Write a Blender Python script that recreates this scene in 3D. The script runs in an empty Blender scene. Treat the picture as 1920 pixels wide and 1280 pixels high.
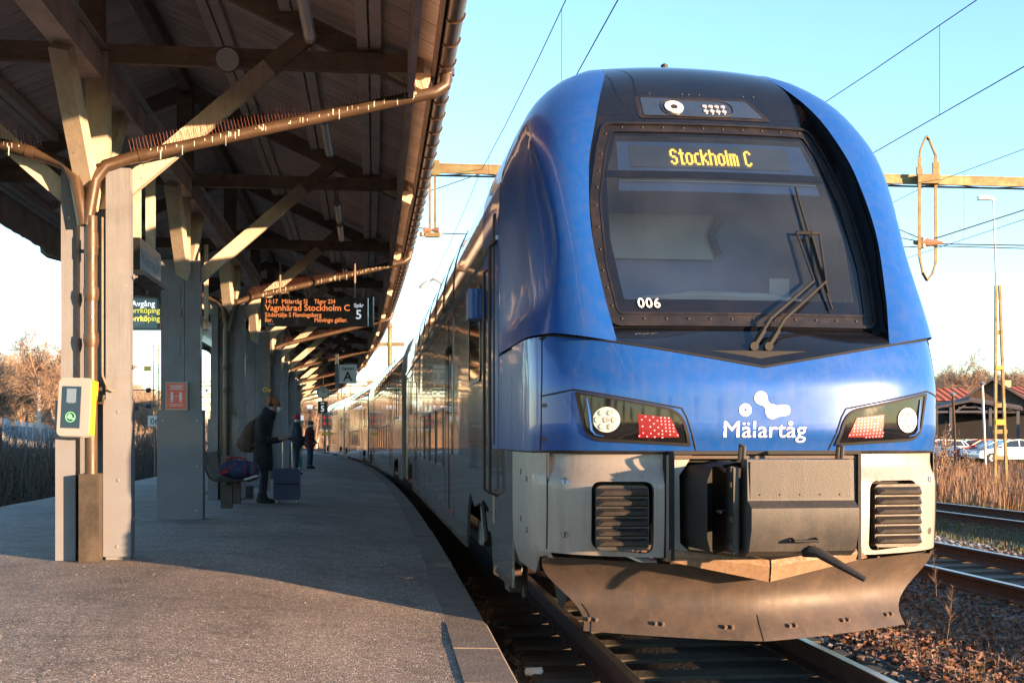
import bpy, math, random
import numpy as np
from mathutils import Vector, Matrix
from mathutils.geometry import delaunay_2d_cdt
R = math.radians
random.seed(7); rng = np.random.default_rng(7)
sc = bpy.context.scene
COL = sc.collection
# ------------------------------------------------------------------ camera, world, sun, exposure
EYE = 1.45                      # eye above rail top (z = 0 is the rail top)
cd = bpy.data.cameras.new('camera'); cam = bpy.data.objects.new('camera', cd); COL.objects.link(cam)
cam.location = (0, 0, EYE); cam.rotation_euler = (R(90), 0, 0)
cd.sensor_width = 36; cd.lens = 2200/1920*36; cd.shift_y = (821-640)/1920
cd.clip_start = .05; cd.clip_end = 4000
sc.camera = cam
SUN_EL, SUN_AZ = 6.0, 128.0     # azimuth clockwise from +Y
w = bpy.data.worlds.new('World'); sc.world = w; w.use_nodes = True
nt = w.node_tree; bg = nt.nodes['Background']
sky = nt.nodes.new('ShaderNodeTexSky'); sky.sky_type = 'NISHITA'; sky.sun_disc = False
sky.sun_elevation = R(SUN_EL); sky.sun_rotation = R(SUN_AZ)
sky.air_density = .9; sky.dust_density = 0.; sky.ozone_density = 2.3
nt.links.new(sky.outputs[0], bg.inputs[0]); bg.inputs[1].default_value = .15
sd = bpy.data.lights.new('sun', 'SUN'); sun = bpy.data.objects.new('sun', sd); COL.objects.link(sun)
sd.energy = 4.3; sd.angle = R(.55); sd.color = (1, .62, .34)
sdir = Vector((math.sin(R(SUN_AZ))*math.cos(R(SUN_EL)), math.cos(R(SUN_AZ))*math.cos(R(SUN_EL)), math.sin(R(SUN_EL))))
sun.rotation_euler = (-sdir).to_track_quat('-Z', 'Y').to_euler()
vs = sc.view_settings; sc.display_settings.display_device = 'sRGB'
vs.view_transform = 'Standard'; vs.look = 'None'; vs.gamma = 1; vs.use_curve_mapping = False
vs.exposure = 2.25
sc.cycles.max_bounces = 6; sc.cycles.transparent_max_bounces = 8
sc.cycles.caustics_reflective = False; sc.cycles.caustics_refractive = False
sc.cycles.sample_clamp_indirect = 4

# ------------------------------------------------------------------ materials
MATS = {}
def mat(name, col, rough=.6, metal=0., coat=0., var=.15, scale=4., bump=0., bscale=60., dirt=None, dirt_amt=.5,
        dirt_scale=3., emit=None, emit_s=1., spec=.5, grain=None, col2=None, speck=None, streak=None):
    m = bpy.data.materials.new(name); m.use_nodes = True; n = m.node_tree; L = n.links
    b = n.nodes['Principled BSDF']
    b.inputs['Roughness'].default_value = rough; b.inputs['Metallic'].default_value = metal
    b.inputs['Coat Weight'].default_value = coat; b.inputs['Coat Roughness'].default_value = .04
    b.inputs['Specular IOR Level'].default_value = spec
    tc = n.nodes.new('ShaderNodeTexCoord')
    src = tc.outputs['Object']
    if grain:
        mp = n.nodes.new('ShaderNodeMapping'); mp.inputs['Scale'].default_value = grain
        L.new(src, mp.inputs[0]); gsrc = mp.outputs[0]
    else: gsrc = src
    nz = n.nodes.new('ShaderNodeTexNoise'); nz.inputs['Scale'].default_value = scale; nz.inputs['Detail'].default_value = 6
    nz.inputs['Roughness'].default_value = .65
    L.new(gsrc, nz.inputs['Vector'])
    rp = n.nodes.new('ShaderNodeValToRGB')
    c = Vector(col)
    rp.color_ramp.elements[0].position = .3; rp.color_ramp.elements[1].position = .7
    rp.color_ramp.elements[0].color = (*(c*(1-var)), 1)
    rp.color_ramp.elements[1].color = (*(Vector(col2) if col2 else c*(1+var)), 1)
    L.new(nz.outputs['Fac'], rp.inputs[0]); out = rp.outputs[0]
    if dirt:
        n2 = n.nodes.new('ShaderNodeTexNoise'); n2.inputs['Scale'].default_value = dirt_scale; n2.inputs['Detail'].default_value = 8
        n2.inputs['Roughness'].default_value = .7
        L.new(src, n2.inputs['Vector'])
        mr = n.nodes.new('ShaderNodeMapRange'); mr.inputs[1].default_value = .42; mr.inputs[2].default_value = .72
        mr.inputs[3].default_value = 0; mr.inputs[4].default_value = dirt_amt
        L.new(n2.outputs['Fac'], mr.inputs[0])
        mx = n.nodes.new('ShaderNodeMix'); mx.data_type = 'RGBA'
        L.new(mr.outputs[0], mx.inputs[0]); L.new(out, mx.inputs[6]); mx.inputs[7].default_value = (*dirt, 1)
        out = mx.outputs[2]
        rr = n.nodes.new('ShaderNodeMapRange'); rr.inputs[3].default_value = rough; rr.inputs[4].default_value = min(1, rough+.45)
        L.new(mr.outputs[0], rr.inputs[0]); L.new(rr.outputs[0], b.inputs['Roughness'])
    if streak:
        mp2 = n.nodes.new('ShaderNodeMapping'); mp2.inputs['Scale'].default_value = (9, 9, .55); L.new(src, mp2.inputs[0])
        n4 = n.nodes.new('ShaderNodeTexNoise'); n4.inputs['Scale'].default_value = 3; n4.inputs['Detail'].default_value = 7; n4.inputs['Roughness'].default_value = .7; L.new(mp2.outputs[0], n4.inputs['Vector'])
        m4 = n.nodes.new('ShaderNodeMapRange'); m4.inputs[1].default_value = .5; m4.inputs[2].default_value = .75; m4.inputs[4].default_value = streak[1]; L.new(n4.outputs['Fac'], m4.inputs[0])
        x4 = n.nodes.new('ShaderNodeMix'); x4.data_type = 'RGBA'; L.new(m4.outputs[0], x4.inputs[0]); L.new(out, x4.inputs[6]); x4.inputs[7].default_value = (*streak[0], 1); out = x4.outputs[2]
    if speck:
        vo = n.nodes.new('ShaderNodeTexVoronoi'); vo.inputs['Scale'].default_value = speck[1]; L.new(src, vo.inputs['Vector'])
        se = n.nodes.new('ShaderNodeSeparateColor'); L.new(vo.outputs['Color'], se.inputs[0])
        md = n.nodes.new('ShaderNodeMath'); md.operation = 'MULTIPLY'; L.new(se.outputs[0], md.inputs[0]); md.inputs[1].default_value = speck[2]
        m5 = n.nodes.new('ShaderNodeMath'); m5.operation = 'SUBTRACT'; L.new(md.outputs[0], m5.inputs[0]); m5.inputs[1].default_value = speck[2]-.22
        m6 = n.nodes.new('ShaderNodeMath'); m6.operation = 'GREATER_THAN'; L.new(m5.outputs[0], m6.inputs[0]); L.new(vo.outputs['Distance'], m6.inputs[1])
        m7 = n.nodes.new('ShaderNodeMath'); m7.operation = 'MULTIPLY'; L.new(m6.outputs[0], m7.inputs[0]); m7.inputs[1].default_value = .7
        x5 = n.nodes.new('ShaderNodeMix'); x5.data_type = 'RGBA'; L.new(m7.outputs[0], x5.inputs[0]); L.new(out, x5.inputs[6]); x5.inputs[7].default_value = (*speck[0], 1); out = x5.outputs[2]
    L.new(out, b.inputs['Base Color'])
    if bump:
        n3 = n.nodes.new('ShaderNodeTexNoise'); n3.inputs['Scale'].default_value = bscale; n3.inputs['Detail'].default_value = 4
        L.new(gsrc, n3.inputs['Vector'])
        bp = n.nodes.new('ShaderNodeBump'); bp.inputs['Strength'].default_value = bump; bp.inputs['Distance'].default_value = .01
        L.new(n3.outputs['Fac'], bp.inputs['Height']); L.new(bp.outputs[0], b.inputs['Normal'])
    if emit:
        b.inputs['Emission Color'].default_value = (*emit, 1); b.inputs['Emission Strength'].default_value = emit_s
    MATS[name] = m; return m
RUST = (.16, .065, .03); DUST = (.22, .16, .11)
mat('blue_paint', (.008, .078, .335), .34, .15, .38, spec=.35, var=.04, scale=2, dirt=(.12, .13, .17), dirt_amt=.14, dirt_scale=9, bump=.015, bscale=3, speck=((.09, .08, .08), 34, 1.8), streak=((.10, .11, .15), .22))
mat('silver_paint', (.27, .265, .26), .18, .45, 1., var=.05, scale=1.5, dirt=DUST, dirt_amt=.2, dirt_scale=6, bump=.012, bscale=1.6, streak=((.2, .16, .12), .25))
mat('bumper_grey', (.29, .262, .24), .42, .15, .15, var=.03, scale=3, dirt=(.26, .2, .15), dirt_amt=.3, dirt_scale=4, bump=.08, bscale=120, speck=((.10, .07, .05), 60, 1.6), streak=((.17, .12, .085), .55))
mat('bumper_sunlit_dirty', (.22, .14, .085), .5, .1, 0, var=.25, scale=6, dirt=(.13, .07, .035), dirt_amt=.8, dirt_scale=30, bump=.15, bscale=120)  # brown dirt over a base tinted orange to carry the sunlight
mat('black_gloss', (.006, .007, .010), .05, 0, .3, var=.1, dirt=(.03, .024, .02), dirt_amt=.2, dirt_scale=5)
mat('black_frame', (.009, .008, .008), .42, 0, .1, var=.2, dirt=(.045, .028, .02), dirt_amt=.35, dirt_scale=7, bump=.05)
mat('black_rubber', (.008, .008, .008), .75, 0, 0, var=.2)
mat('dark_grey_plastic', (.020, .019, .019), .45, 0, .05, var=.12, dirt=(.08, .055, .04), dirt_amt=.3, dirt_scale=6, bump=.12, bscale=150)
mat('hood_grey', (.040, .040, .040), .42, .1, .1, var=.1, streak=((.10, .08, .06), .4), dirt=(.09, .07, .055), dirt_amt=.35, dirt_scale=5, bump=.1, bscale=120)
mat('plough_paint', (.058, .045, .038), .52, .0, 0, var=.2, scale=2.5, speck=((.16, .11, .08), 90, 1.5), streak=((.13, .085, .06), .5), dirt=(.13, .085, .055), dirt_amt=.45, dirt_scale=5, bump=.12, bscale=140, grain=(1, 1, 2.5))
mat('window_glass', (.006, .007, .009), .03, 0, 1., var=.05)
mat('window_frame', (.012, .012, .013), .4, 0, .2, var=.1)
mat('door_red', (.24, .012, .012), .3, 0, .6, var=.1)
mat('steel', (.45, .44, .43), .3, 1., 0, var=.15, dirt=RUST, dirt_amt=.2)
mat('dark_steel', (.05, .045, .04), .5, .4, 0, var=.3, dirt=RUST, dirt_amt=.5)
mat('white_lettering', (.78, .78, .76), .5, 0, 0, var=.02)
mat('yellow_paint', (.80, .42, .015), .4, 0, .3, var=.05)
mat('underframe', (.012, .011, .010), .8, 0, 0, var=.4)
mat('cab_wall', (.13, .21, .33), .7, var=.1)
mat('cab_beige', (.46, .42, .38), .7, var=.05)
mat('cab_dark', (.05, .065, .09), .6, var=.1)
mat('lamp_window', (.025, .04, .07), .15, 0, .6, var=.1)
mat('lamp_plate', (.75, .74, .66), .35, 0, .4, var=.05)
mat('lens', (.75, .72, .68), .15, .6, 1., var=.5, scale=40)
mat('red_lens', (.05, .002, .002), .5, 0, 0, var=.3, scale=60, emit=(1, .008, .012), emit_s=.09)
mat('red_led', (.25, .0, .0), .3, emit=(1, .10, .09), emit_s=3.)
mat('red_signal', (.5, .01, .01), .3, emit=(1, .02, .02), emit_s=.10)
mat('led_yellow', (.6, .4, .05), .4, emit=(1, .55, .06), emit_s=.55)
mat('led_orange', (.5, .2, .05), .4, emit=(1, .27, .08), emit_s=.22)
mat('led_panel', (.24, .20, .17), .6, var=.35, scale=180)
mat('sign_black', (.012, .012, .013), .35, 0, .3, var=.1)
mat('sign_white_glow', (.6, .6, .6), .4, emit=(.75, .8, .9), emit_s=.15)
mat('screen_blue', (.01, .03, .05), .2, 0, .5, emit=(.02, .08, .12), emit_s=.06)
mat('screen_yellow', (.5, .5, .1), .4, emit=(.9, .85, .10), emit_s=.22)
mat('screen_white', (.6, .6, .6), .4, emit=(.8, .95, 1), emit_s=.3)
mat('green_glow', (.1, .3, .1), .4, emit=(.35, 1, .4), emit_s=.22)
mat('red_poster', (.75, .012, .01), .35, 0, .3, var=.15)
mat('asphalt', (.055, .055, .058), .85)
mat('edge_stone', (.17, .14, .115), .85, var=.25, scale=5, bump=.5, bscale=60, dirt=(.07, .055, .045), dirt_amt=.5, dirt_scale=8)
mat('ballast_bed', (.045, .035, .03), .95, var=.5, scale=18, bump=.9, bscale=30, dirt=(.035, .04, .018), dirt_amt=.6, dirt_scale=1.5)
mat('ground_soil', (.075, .055, .035), .95, var=.5, scale=3, bump=.6, bscale=12, dirt=(.05, .065, .022), dirt_amt=.75, dirt_scale=.5)
mat('rail_side', (.055, .028, .018), .75, .3, 0, var=.4, scale=8, bump=.2, dirt=(.12, .05, .025), dirt_amt=.6)
mat('rail_head', (.38, .36, .35), .32, 1., 0, var=.1)
mat('sleeper', (.075, .062, .048), .9, var=.35, scale=5, bump=.4, bscale=30, dirt=(.03, .035, .015), dirt_amt=.6, dirt_scale=5)
for i, c in enumerate([(.11, .085, .07), (.075, .062, .055), (.14, .085, .06), (.15, .135, .12)]):
    mat('stone_%d' % i, c, .85, var=.3, scale=10, bump=.2)
mat('pale_stone', (.26, .25, .24), .85, var=.3, scale=10)
mat('leaf_a', (.16, .065, .028), .8, var=.4, scale=20); mat('leaf_b', (.10, .045, .025), .8, var=.4, scale=20)
mat('dry_grass', (.21, .155, .095), .8, var=.35, scale=2, col2=(.22, .125, .07)); mat('dead_stalk', (.16, .10, .065), .8, var=.3, scale=3)
mat('green_grass', (.055, .075, .018), .8, var=.4, scale=3)
mat('shrub_dark', (.075, .062, .045), .85, var=.4, scale=2); mat('shrub_leaf', (.06, .065, .03), .85, var=.4, scale=2)
mat('litter', (.6, .6, .6), .5)
PAINT_DIRT = (.16, .12, .09)
mat('wood_cream', (.56, .46, .35), .6, 0, 0, var=.10, scale=3, speck=((.2, .15, .11), 16, 1.5), grain=(8, 8, .6), bump=.25, bscale=8, dirt=PAINT_DIRT, dirt_amt=.5, dirt_scale=2.5)
mat('wood_cream_beam', (.62, .52, .45), .65, 0, 0, var=.12, scale=3, bump=.25, bscale=10, dirt=PAINT_DIRT, dirt_amt=.55, dirt_scale=2.5)
mat('wood_brown', (.24, .17, .125), .65, 0, 0, var=.2, scale=3, grain=(1, 8, 8), bump=.25, bscale=8, dirt=(.04, .028, .02), dirt_amt=.5)
mat('roof_wood', (.70, .58, .54), .8, 0, 0, var=.28, scale=1.4, grain=(1.2, 9, 1), bump=.35, bscale=10, dirt=(.30, .24, .22), dirt_amt=.6, dirt_scale=1.2)
mat('roof_wood_b', (.60, .50, .46), .8, 0, 0, var=.28, scale=1.4, grain=(1.2, 9, 1), bump=.35, bscale=10, dirt=(.26, .21, .19), dirt_amt=.6, dirt_scale=1.2)
mat('purlin_paint', (.68, .60, .55), .7, 0, 0, var=.15, scale=3, bump=.3, bscale=10, dirt=PAINT_DIRT, dirt_amt=.5, dirt_scale=3)
mat('column_grey', (.18, .19, .215), .55, 0, .1, var=.07, scale=2, bump=.25, bscale=40, grain=(5, 5, 1), dirt=(.12, .10, .09), dirt_amt=.4, dirt_scale=4, streak=((.10, .09, .085), .55), speck=((.30, .29, .27), 22, 1.6))
mat('column_grey_b', (.165, .175, .20), .5, 0, .15, var=.06, scale=2, bump=.15, bscale=60, dirt=(.13, .10, .08), dirt_amt=.35, dirt_scale=3)
mat('gutter_brown', (.085, .055, .04), .4, .3, .1, var=.2, scale=4, dirt=(.20, .13, .09), dirt_amt=.4, dirt_scale=6, bump=.05)
mat('pipe_brown', (.075, .046, .028), .38, .2, .2, var=.2, scale=5, dirt=(.07, .045, .03), dirt_amt=.5, dirt_scale=5, bump=.1)
mat('dropping_white', (.7, .66, .58), .8, var=.1)
mat('spike_red', (.34, .12, .09), .4, 0, .2, var=.2)
mat('guard_steel', (.075, .06, .045), .4, .5, 0, var=.3, scale=3, dirt=(.20, .14, .1), dirt_amt=.5, dirt_scale=4, bump=.15)
mat('tube_white', (.62, .58, .52), .35, 0, .3, var=.05)
mat('plastic_beige', (.31, .29, .28), .35, 0, .3, var=.03)
mat('galvanised', (.36, .37, .36), .45, .6, 0, var=.15, scale=6)
mat('mast_green', (.20, .17, .075), .6, .3, 0, var=.25, scale=3, dirt=RUST, dirt_amt=.6, dirt_scale=2.5)
mat('wire', (.05, .045, .045), .5, .5)
mat('insulator', (.25, .14, .08), .3, 0, .5)
mat('concrete_pale', (.42, .42, .43), .8, var=.12, scale=1.5, bump=.2, dirt=(.2, .19, .17), dirt_amt=.4, dirt_scale=1)
mat('concrete_post', (.6, .6, .6), .8, var=.1)
mat('bark_birch', (.50, .42, .36), .8, var=.35, scale=3); mat('bark_brown', (.22, .13, .085), .85, var=.3, scale=3)
mat('twig_a', (.34, .25, .175), .8, var=.3, scale=.6); mat('twig_b', (.28, .19, .135), .8, var=.3, scale=.6)
mat('spruce', (.028, .045, .018), .8, var=.4, scale=3)
mat('roof_tile_red', (.42, .11, .055), .8, var=.2, scale=3, bump=.3, bscale=15)
mat('wall_timber', (.075, .048, .036), .85, var=.3, scale=3, grain=(6, 6, .5), bump=.3)
mat('wall_dark', (.02, .021, .025), .85, var=.2)
mat('roof_felt', (.075, .062, .066), .85, var=.2, scale=2)
mat('timber_fence', (.28, .11, .045), .8, var=.25, scale=3)
mat('timber_frame', (.10, .10, .115), .8, var=.2)
mat('wall_white', (.7, .68, .62), .8, var=.05); mat('wall_yellow', (.5, .38, .2), .8, var=.1)
mat('car_white', (.70, .72, .74), .25, 0, 1., var=.02); mat('car_silver', (.38, .42, .47), .25, .5, 1., var=.02)
mat('car_red', (.38, .02, .02), .25, .2, 1., var=.02); mat('car_dark', (.06, .07, .09), .25, .3, 1., var=.02)
mat('car_glass', (.02, .03, .04), .05, 0, 1.)
mat('tyre', (.015, .015, .015), .8); mat('rim', (.4, .4, .42), .3, .8)
mat('cloth_black', (.016, .016, .018), .9, var=.25, scale=30, bump=.3, bscale=80)
mat('cloth_navy', (.022, .028, .045), .85, var=.25, scale=30, bump=.2, bscale=80)
mat('cloth_jeans', (.035, .06, .11), .9, var=.2, scale=30)
mat('cloth_maroon', (.075, .018, .022), .85, var=.2, scale=20, bump=.2)
mat('cloth_orange', (.34, .10, .035), .9, var=.2, scale=60, bump=.4, bscale=150)
mat('cloth_brown', (.08, .05, .032), .85, var=.35, scale=15, bump=.3)
mat('bag_blue', (.025, .038, .10), .75, var=.2, scale=20, bump=.3, bscale=60)
mat('bag_red', (.40, .02, .03), .7); mat('bag_purple', (.07, .045, .085), .7, var=.2)
mat('skin', (.50, .27, .19), .55, var=.05); mat('mask_white', (.78, .78, .8), .7, var=.03)
mat('case_blue', (.018, .04, .11), .5, 0, .05, var=.1, scale=8); mat('case_teal', (.02, .17, .17), .4, 0, .3)
mat('chrome', (.6, .6, .6), .2, 1.)

def special_materials():
    # asphalt: dark binder, light stone chips, patches of wear
    m = MATS['asphalt']; n = m.node_tree; L = n.links; n.nodes.clear()
    o = n.nodes.new('ShaderNodeOutputMaterial'); b = n.nodes.new('ShaderNodeBsdfPrincipled'); L.new(b.outputs[0], o.inputs[0])
    tc = n.nodes.new('ShaderNodeTexCoord')
    v = n.nodes.new('ShaderNodeTexVoronoi'); v.inputs['Scale'].default_value = 110; L.new(tc.outputs['Object'], v.inputs['Vector'])
    wn = n.nodes.new('ShaderNodeSeparateColor'); L.new(v.outputs['Color'], wn.inputs[0])
    rp = n.nodes.new('ShaderNodeValToRGB'); e = rp.color_ramp.elements
    e[0].color = (.135, .106, .088, 1); e[0].position = .2
    e[1].color = (.29, .235, .19, 1); e[1].position = .8
    e2 = e.new(.93); e2.color = (.44, .38, .32, 1); e3 = e.new(.985); e3.color = (.58, .54, .50, 1)
    L.new(wn.outputs[0], rp.inputs[0])
    nz = n.nodes.new('ShaderNodeTexNoise'); nz.inputs['Scale'].default_value = .55; nz.inputs['Detail'].default_value = 7; nz.inputs['Roughness'].default_value = .6
    L.new(tc.outputs['Object'], nz.inputs['Vector'])
    r2 = n.nodes.new('ShaderNodeMapRange'); r2.inputs[1].default_value = .3; r2.inputs[2].default_value = .7; r2.inputs[3].default_value = .72; r2.inputs[4].default_value = 1.3
    L.new(nz.outputs['Fac'], r2.inputs[0])
    mx = n.nodes.new('ShaderNodeMix'); mx.data_type = 'RGBA'; mx.blend_type = 'MULTIPLY'; mx.inputs[0].default_value = 1
    L.new(rp.outputs[0], mx.inputs[6]); L.new(r2.outputs[0], mx.inputs[7])
    # hairline cracks and darker stains
    wv = n.nodes.new('ShaderNodeTexNoise'); wv.inputs['Scale'].default_value = 3; wv.inputs['Detail'].default_value = 5; L.new(tc.outputs['Object'], wv.inputs['Vector'])
    ma = n.nodes.new('ShaderNodeMix'); ma.data_type = 'VECTOR'; ma.inputs[0].default_value = .12; L.new(tc.outputs['Object'], ma.inputs[4]); L.new(wv.outputs['Color'], ma.inputs[5])
    cr = n.nodes.new('ShaderNodeTexVoronoi'); cr.feature = 'DISTANCE_TO_EDGE'; cr.inputs['Scale'].default_value = .38; L.new(ma.outputs[1], cr.inputs['Vector'])
    cm = n.nodes.new('ShaderNodeMapRange'); cm.inputs[1].default_value = .0; cm.inputs[2].default_value = .004; cm.inputs[3].default_value = .68; cm.inputs[4].default_value = 1; L.new(cr.outputs['Distance'], cm.inputs[0])
    st = n.nodes.new('ShaderNodeTexNoise'); st.inputs['Scale'].default_value = 2.3; st.inputs['Detail'].default_value = 9; st.inputs['Roughness'].default_value = .75; L.new(tc.outputs['Object'], st.inputs['Vector'])
    sm = n.nodes.new('ShaderNodeMapRange'); sm.inputs[1].default_value = .36; sm.inputs[2].default_value = .5; sm.inputs[3].default_value = .62; sm.inputs[4].default_value = 1; L.new(st.outputs['Fac'], sm.inputs[0])
    mm = n.nodes.new('ShaderNodeMath'); mm.operation = 'MULTIPLY'; L.new(cm.outputs[0], mm.inputs[0]); L.new(sm.outputs[0], mm.inputs[1])
    m3 = n.nodes.new('ShaderNodeMix'); m3.data_type = 'RGBA'; m3.blend_type = 'MULTIPLY'; m3.inputs[0].default_value = 1; L.new(mx.outputs[2], m3.inputs[6]); L.new(mm.outputs[0], m3.inputs[7]); L.new(m3.outputs[2], b.inputs['Base Color'])
    b.inputs['Roughness'].default_value = .8
    vb = n.nodes.new('ShaderNodeTexVoronoi'); vb.inputs['Scale'].default_value = 110; vb.feature = 'SMOOTH_F1'; L.new(tc.outputs['Object'], vb.inputs['Vector'])
    bp = n.nodes.new('ShaderNodeBump'); bp.inputs['Strength'].default_value = 1.; bp.inputs['Distance'].default_value = .008; bp.invert = True
    L.new(vb.outputs['Distance'], bp.inputs['Height']); L.new(bp.outputs[0], b.inputs['Normal'])
    # see-through windscreen: tinted transparency plus a mirror by Fresnel
    m = bpy.data.materials.new('windscreen_glass'); m.use_nodes = True; n = m.node_tree; L = n.links; n.nodes.clear()
    o = n.nodes.new('ShaderNodeOutputMaterial'); t = n.nodes.new('ShaderNodeBsdfTransparent'); t.inputs[0].default_value = (.82, .86, .9, 1)
    g = n.nodes.new('ShaderNodeBsdfGlossy'); g.inputs['Roughness'].default_value = .02
    f = n.nodes.new('ShaderNodeFresnel'); f.inputs[0].default_value = 1.55
    x = n.nodes.new('ShaderNodeMixShader'); L.new(f.outputs[0], x.inputs[0]); L.new(t.outputs[0], x.inputs[1]); L.new(g.outputs[0], x.inputs[2])
    df = n.nodes.new('ShaderNodeBsdfDiffuse'); df.inputs[0].default_value = (.40, .50, .64, 1); tc = n.nodes.new('ShaderNodeTexCoord')
    dn = n.nodes.new('ShaderNodeTexNoise'); dn.inputs['Scale'].default_value = 2.2; dn.inputs['Detail'].default_value = 8; L.new(tc.outputs['Object'], dn.inputs['Vector'])
    dr = n.nodes.new('ShaderNodeMapRange'); dr.inputs[3].default_value = .0; dr.inputs[4].default_value = .07; L.new(dn.outputs['Fac'], dr.inputs[0])
    y = n.nodes.new('ShaderNodeMixShader'); L.new(dr.outputs[0], y.inputs[0]); L.new(x.outputs[0], y.inputs[1]); L.new(df.outputs[0], y.inputs[2]); L.new(y.outputs[0], o.inputs[0])
    MATS['windscreen_glass'] = m
special_materials()

# ------------------------------------------------------------------ mesh helpers
class MB:
    def __init__(s): s.v = []; s.f = []; s.mi = []; s.cur = 0
    def add(s, vs, fs):
        b = len(s.v); s.v += [tuple(p) for p in vs]; s.f += [tuple(b+i for i in f) for f in fs]; s.mi += [s.cur]*len(fs); return s
    def box(s, c, d, rot=None, bev=0):
        hx, hy, hz = d[0]/2, d[1]/2, d[2]/2
        if bev:
            # chamfer on the vertical-plane outline (xz), simple 8-gon prism in y plus
            pts = [(-hx+bev, -hz), (hx-bev, -hz), (hx, -hz+bev), (hx, hz-bev), (hx-bev, hz), (-hx+bev, hz), (-hx, hz-bev), (-hx, -hz+bev)]
            vs = [Vector((x, -hy, z)) for x, z in pts]+[Vector((x, hy, z)) for x, z in pts]
            fs = [tuple(range(8)), tuple(range(15, 7, -1))]+[(i, i+8, (i+1) % 8+8, (i+1) % 8) for i in range(8)]
        else:
            vs = [Vector((x, y, z)) for x in (-hx, hx) for y in (-hy, hy) for z in (-hz, hz)]
            fs = [(0, 1, 3, 2), (4, 6, 7, 5), (0, 4, 5, 1), (2, 3, 7, 6), (0, 2, 6, 4), (1, 5, 7, 3)]
        c = Vector(c)
        if rot is not None: vs = [rot @ p for p in vs]
        return s.add([p+c for p in vs], fs)
    def beam(s, a, b, w, h, up=(0, 0, 1)):
        a = Vector(a); b = Vector(b); d = b-a; L = d.length; d.normalize(); up = Vector(up)
        x = d.cross(up)
        if x.length < 1e-4: x = d.cross(Vector((0, 1, 0)))
        x.normalize(); z = x.cross(d)
        m = Matrix((x, d, z)).transposed()
        return s.box((a+b)/2, (w, L, h), m)
    def tube(s, pts, r, n=10, cap=True):
        pts = [Vector(p) for p in pts]; rs = r if isinstance(r, (list, tuple)) else [r]*len(pts)
        prev = None; vs = []; fs = []
        for i, p in enumerate(pts):
            d = (pts[min(i+1, len(pts)-1)]-pts[max(i-1, 0)]).normalized()
            if prev is None:
                x = d.cross(Vector((0, 0, 1)) if abs(d.z) < .9 else Vector((0, 1, 0))).normalized()
            else: x = (prev-d*prev.dot(d)).normalized()
            prev = x; y = d.cross(x)
            for k in range(n):
                a = 2*math.pi*k/n; vs.append(p+(x*math.cos(a)+y*math.sin(a))*rs[i])
        for i in range(len(pts)-1):
            for k in range(n):
                fs.append((i*n+k, i*n+(k+1) % n, (i+1)*n+(k+1) % n, (i+1)*n+k))
        if cap: fs += [tuple(range(n-1, -1, -1)), tuple(range((len(pts)-1)*n, len(pts)*n))]
        return s.add(vs, fs)
    def grid(s, rows, flip=False):
        nr, nc = len(rows), len(rows[0]); vs = [p for r in rows for p in r]
        fs = [(i*nc+j, i*nc+j+1, (i+1)*nc+j+1, (i+1)*nc+j) for i in range(nr-1) for j in range(nc-1)]
        if flip: fs = [f[::-1] for f in fs]
        return s.add(vs, fs)
    def prism(s, poly, fn, d0, d1):
        n = len(poly); vs = [fn(u, v, d0) for u, v in poly]+[fn(u, v, d1) for u, v in poly]
        return s.add(vs, [tuple(range(n)), tuple(range(2*n-1, n-1, -1))]+[(i, i+n, (i+1) % n+n, (i+1) % n) for i in range(n)])
    def loft(s, rings, n=20, cap=True):
        # rings: (centre, rx, ry, normal) ellipses
        vs = []; fs = []
        for c, rx, ry, tl in rings:
            q = Matrix.Rotation(tl, 3, 'Y')
            for k in range(n):
                a = 2*math.pi*k/n; ca, sa = math.cos(a), math.sin(a)
                ex = abs(ca)**.85*(1 if ca > 0 else -1); ey = abs(sa)**.85*(1 if sa > 0 else -1)
                vs.append(Vector(c)+q @ Vector((rx*ex, ry*ey, 0)))
        for i in range(len(rings)-1):
            for k in range(n): fs.append((i*n+k, i*n+(k+1) % n, (i+1)*n+(k+1) % n, (i+1)*n+k))
        if cap: fs += [tuple(range(n-1, -1, -1)), tuple(range((len(rings)-1)*n, len(rings)*n))]
        return s.add(vs, fs)
    def disc(s, c, r, ax, th, n=20):
        a = Vector(c); return s.tube([a, a+Vector(ax).normalized()*th], r, n)
    def mesh(s, name, mats, smooth=35):
        me = bpy.data.meshes.new(name); me.from_pydata([tuple(p) for p in s.v], [], s.f)
        for m in (mats if isinstance(mats, (list, tuple)) else [mats]): me.materials.append(MATS[m])
        if any(s.mi): me.polygons.foreach_set('material_index', s.mi)
        me.validate()
        if smooth:
            me.shade_smooth(); me.set_sharp_from_angle(angle=R(smooth))
        me.update(); return me
    def obj(s, name, mats, parent=None, smooth=35, **k):
        return link(name, s.mesh(name, mats, smooth), parent, **k)
def link(name, me, parent=None, loc=None, rot=None, **k):
    o = bpy.data.objects.new(name, me); COL.objects.link(o)
    if parent is not None: o.parent = parent
    if loc is not None: o.location = loc
    if rot is not None: o.rotation_euler = rot
    tag(o, **k); return o
def tag(o, label=None, cat=None, group=None, kind=None):
    if label: o['label'] = label
    if cat: o['category'] = cat
    if group: o['group'] = group
    if kind: o['kind'] = kind
    return o
def empty(name, loc=(0, 0, 0), rz=0, **k):
    o = bpy.data.objects.new(name, None); COL.objects.link(o); o.location = loc; o.rotation_euler = (0, 0, rz); o.empty_display_size = .2
    return tag(o, **k)
def copy_tree(o, parent=None, **k):
    c = o.copy(); COL.objects.link(c); c.parent = parent
    tag(c, **k)
    for ch in KIDS.get(o.name, [x for x in bpy.data.objects if x.parent == o]): copy_tree(ch, c)
    return c
KIDS = {}
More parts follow.
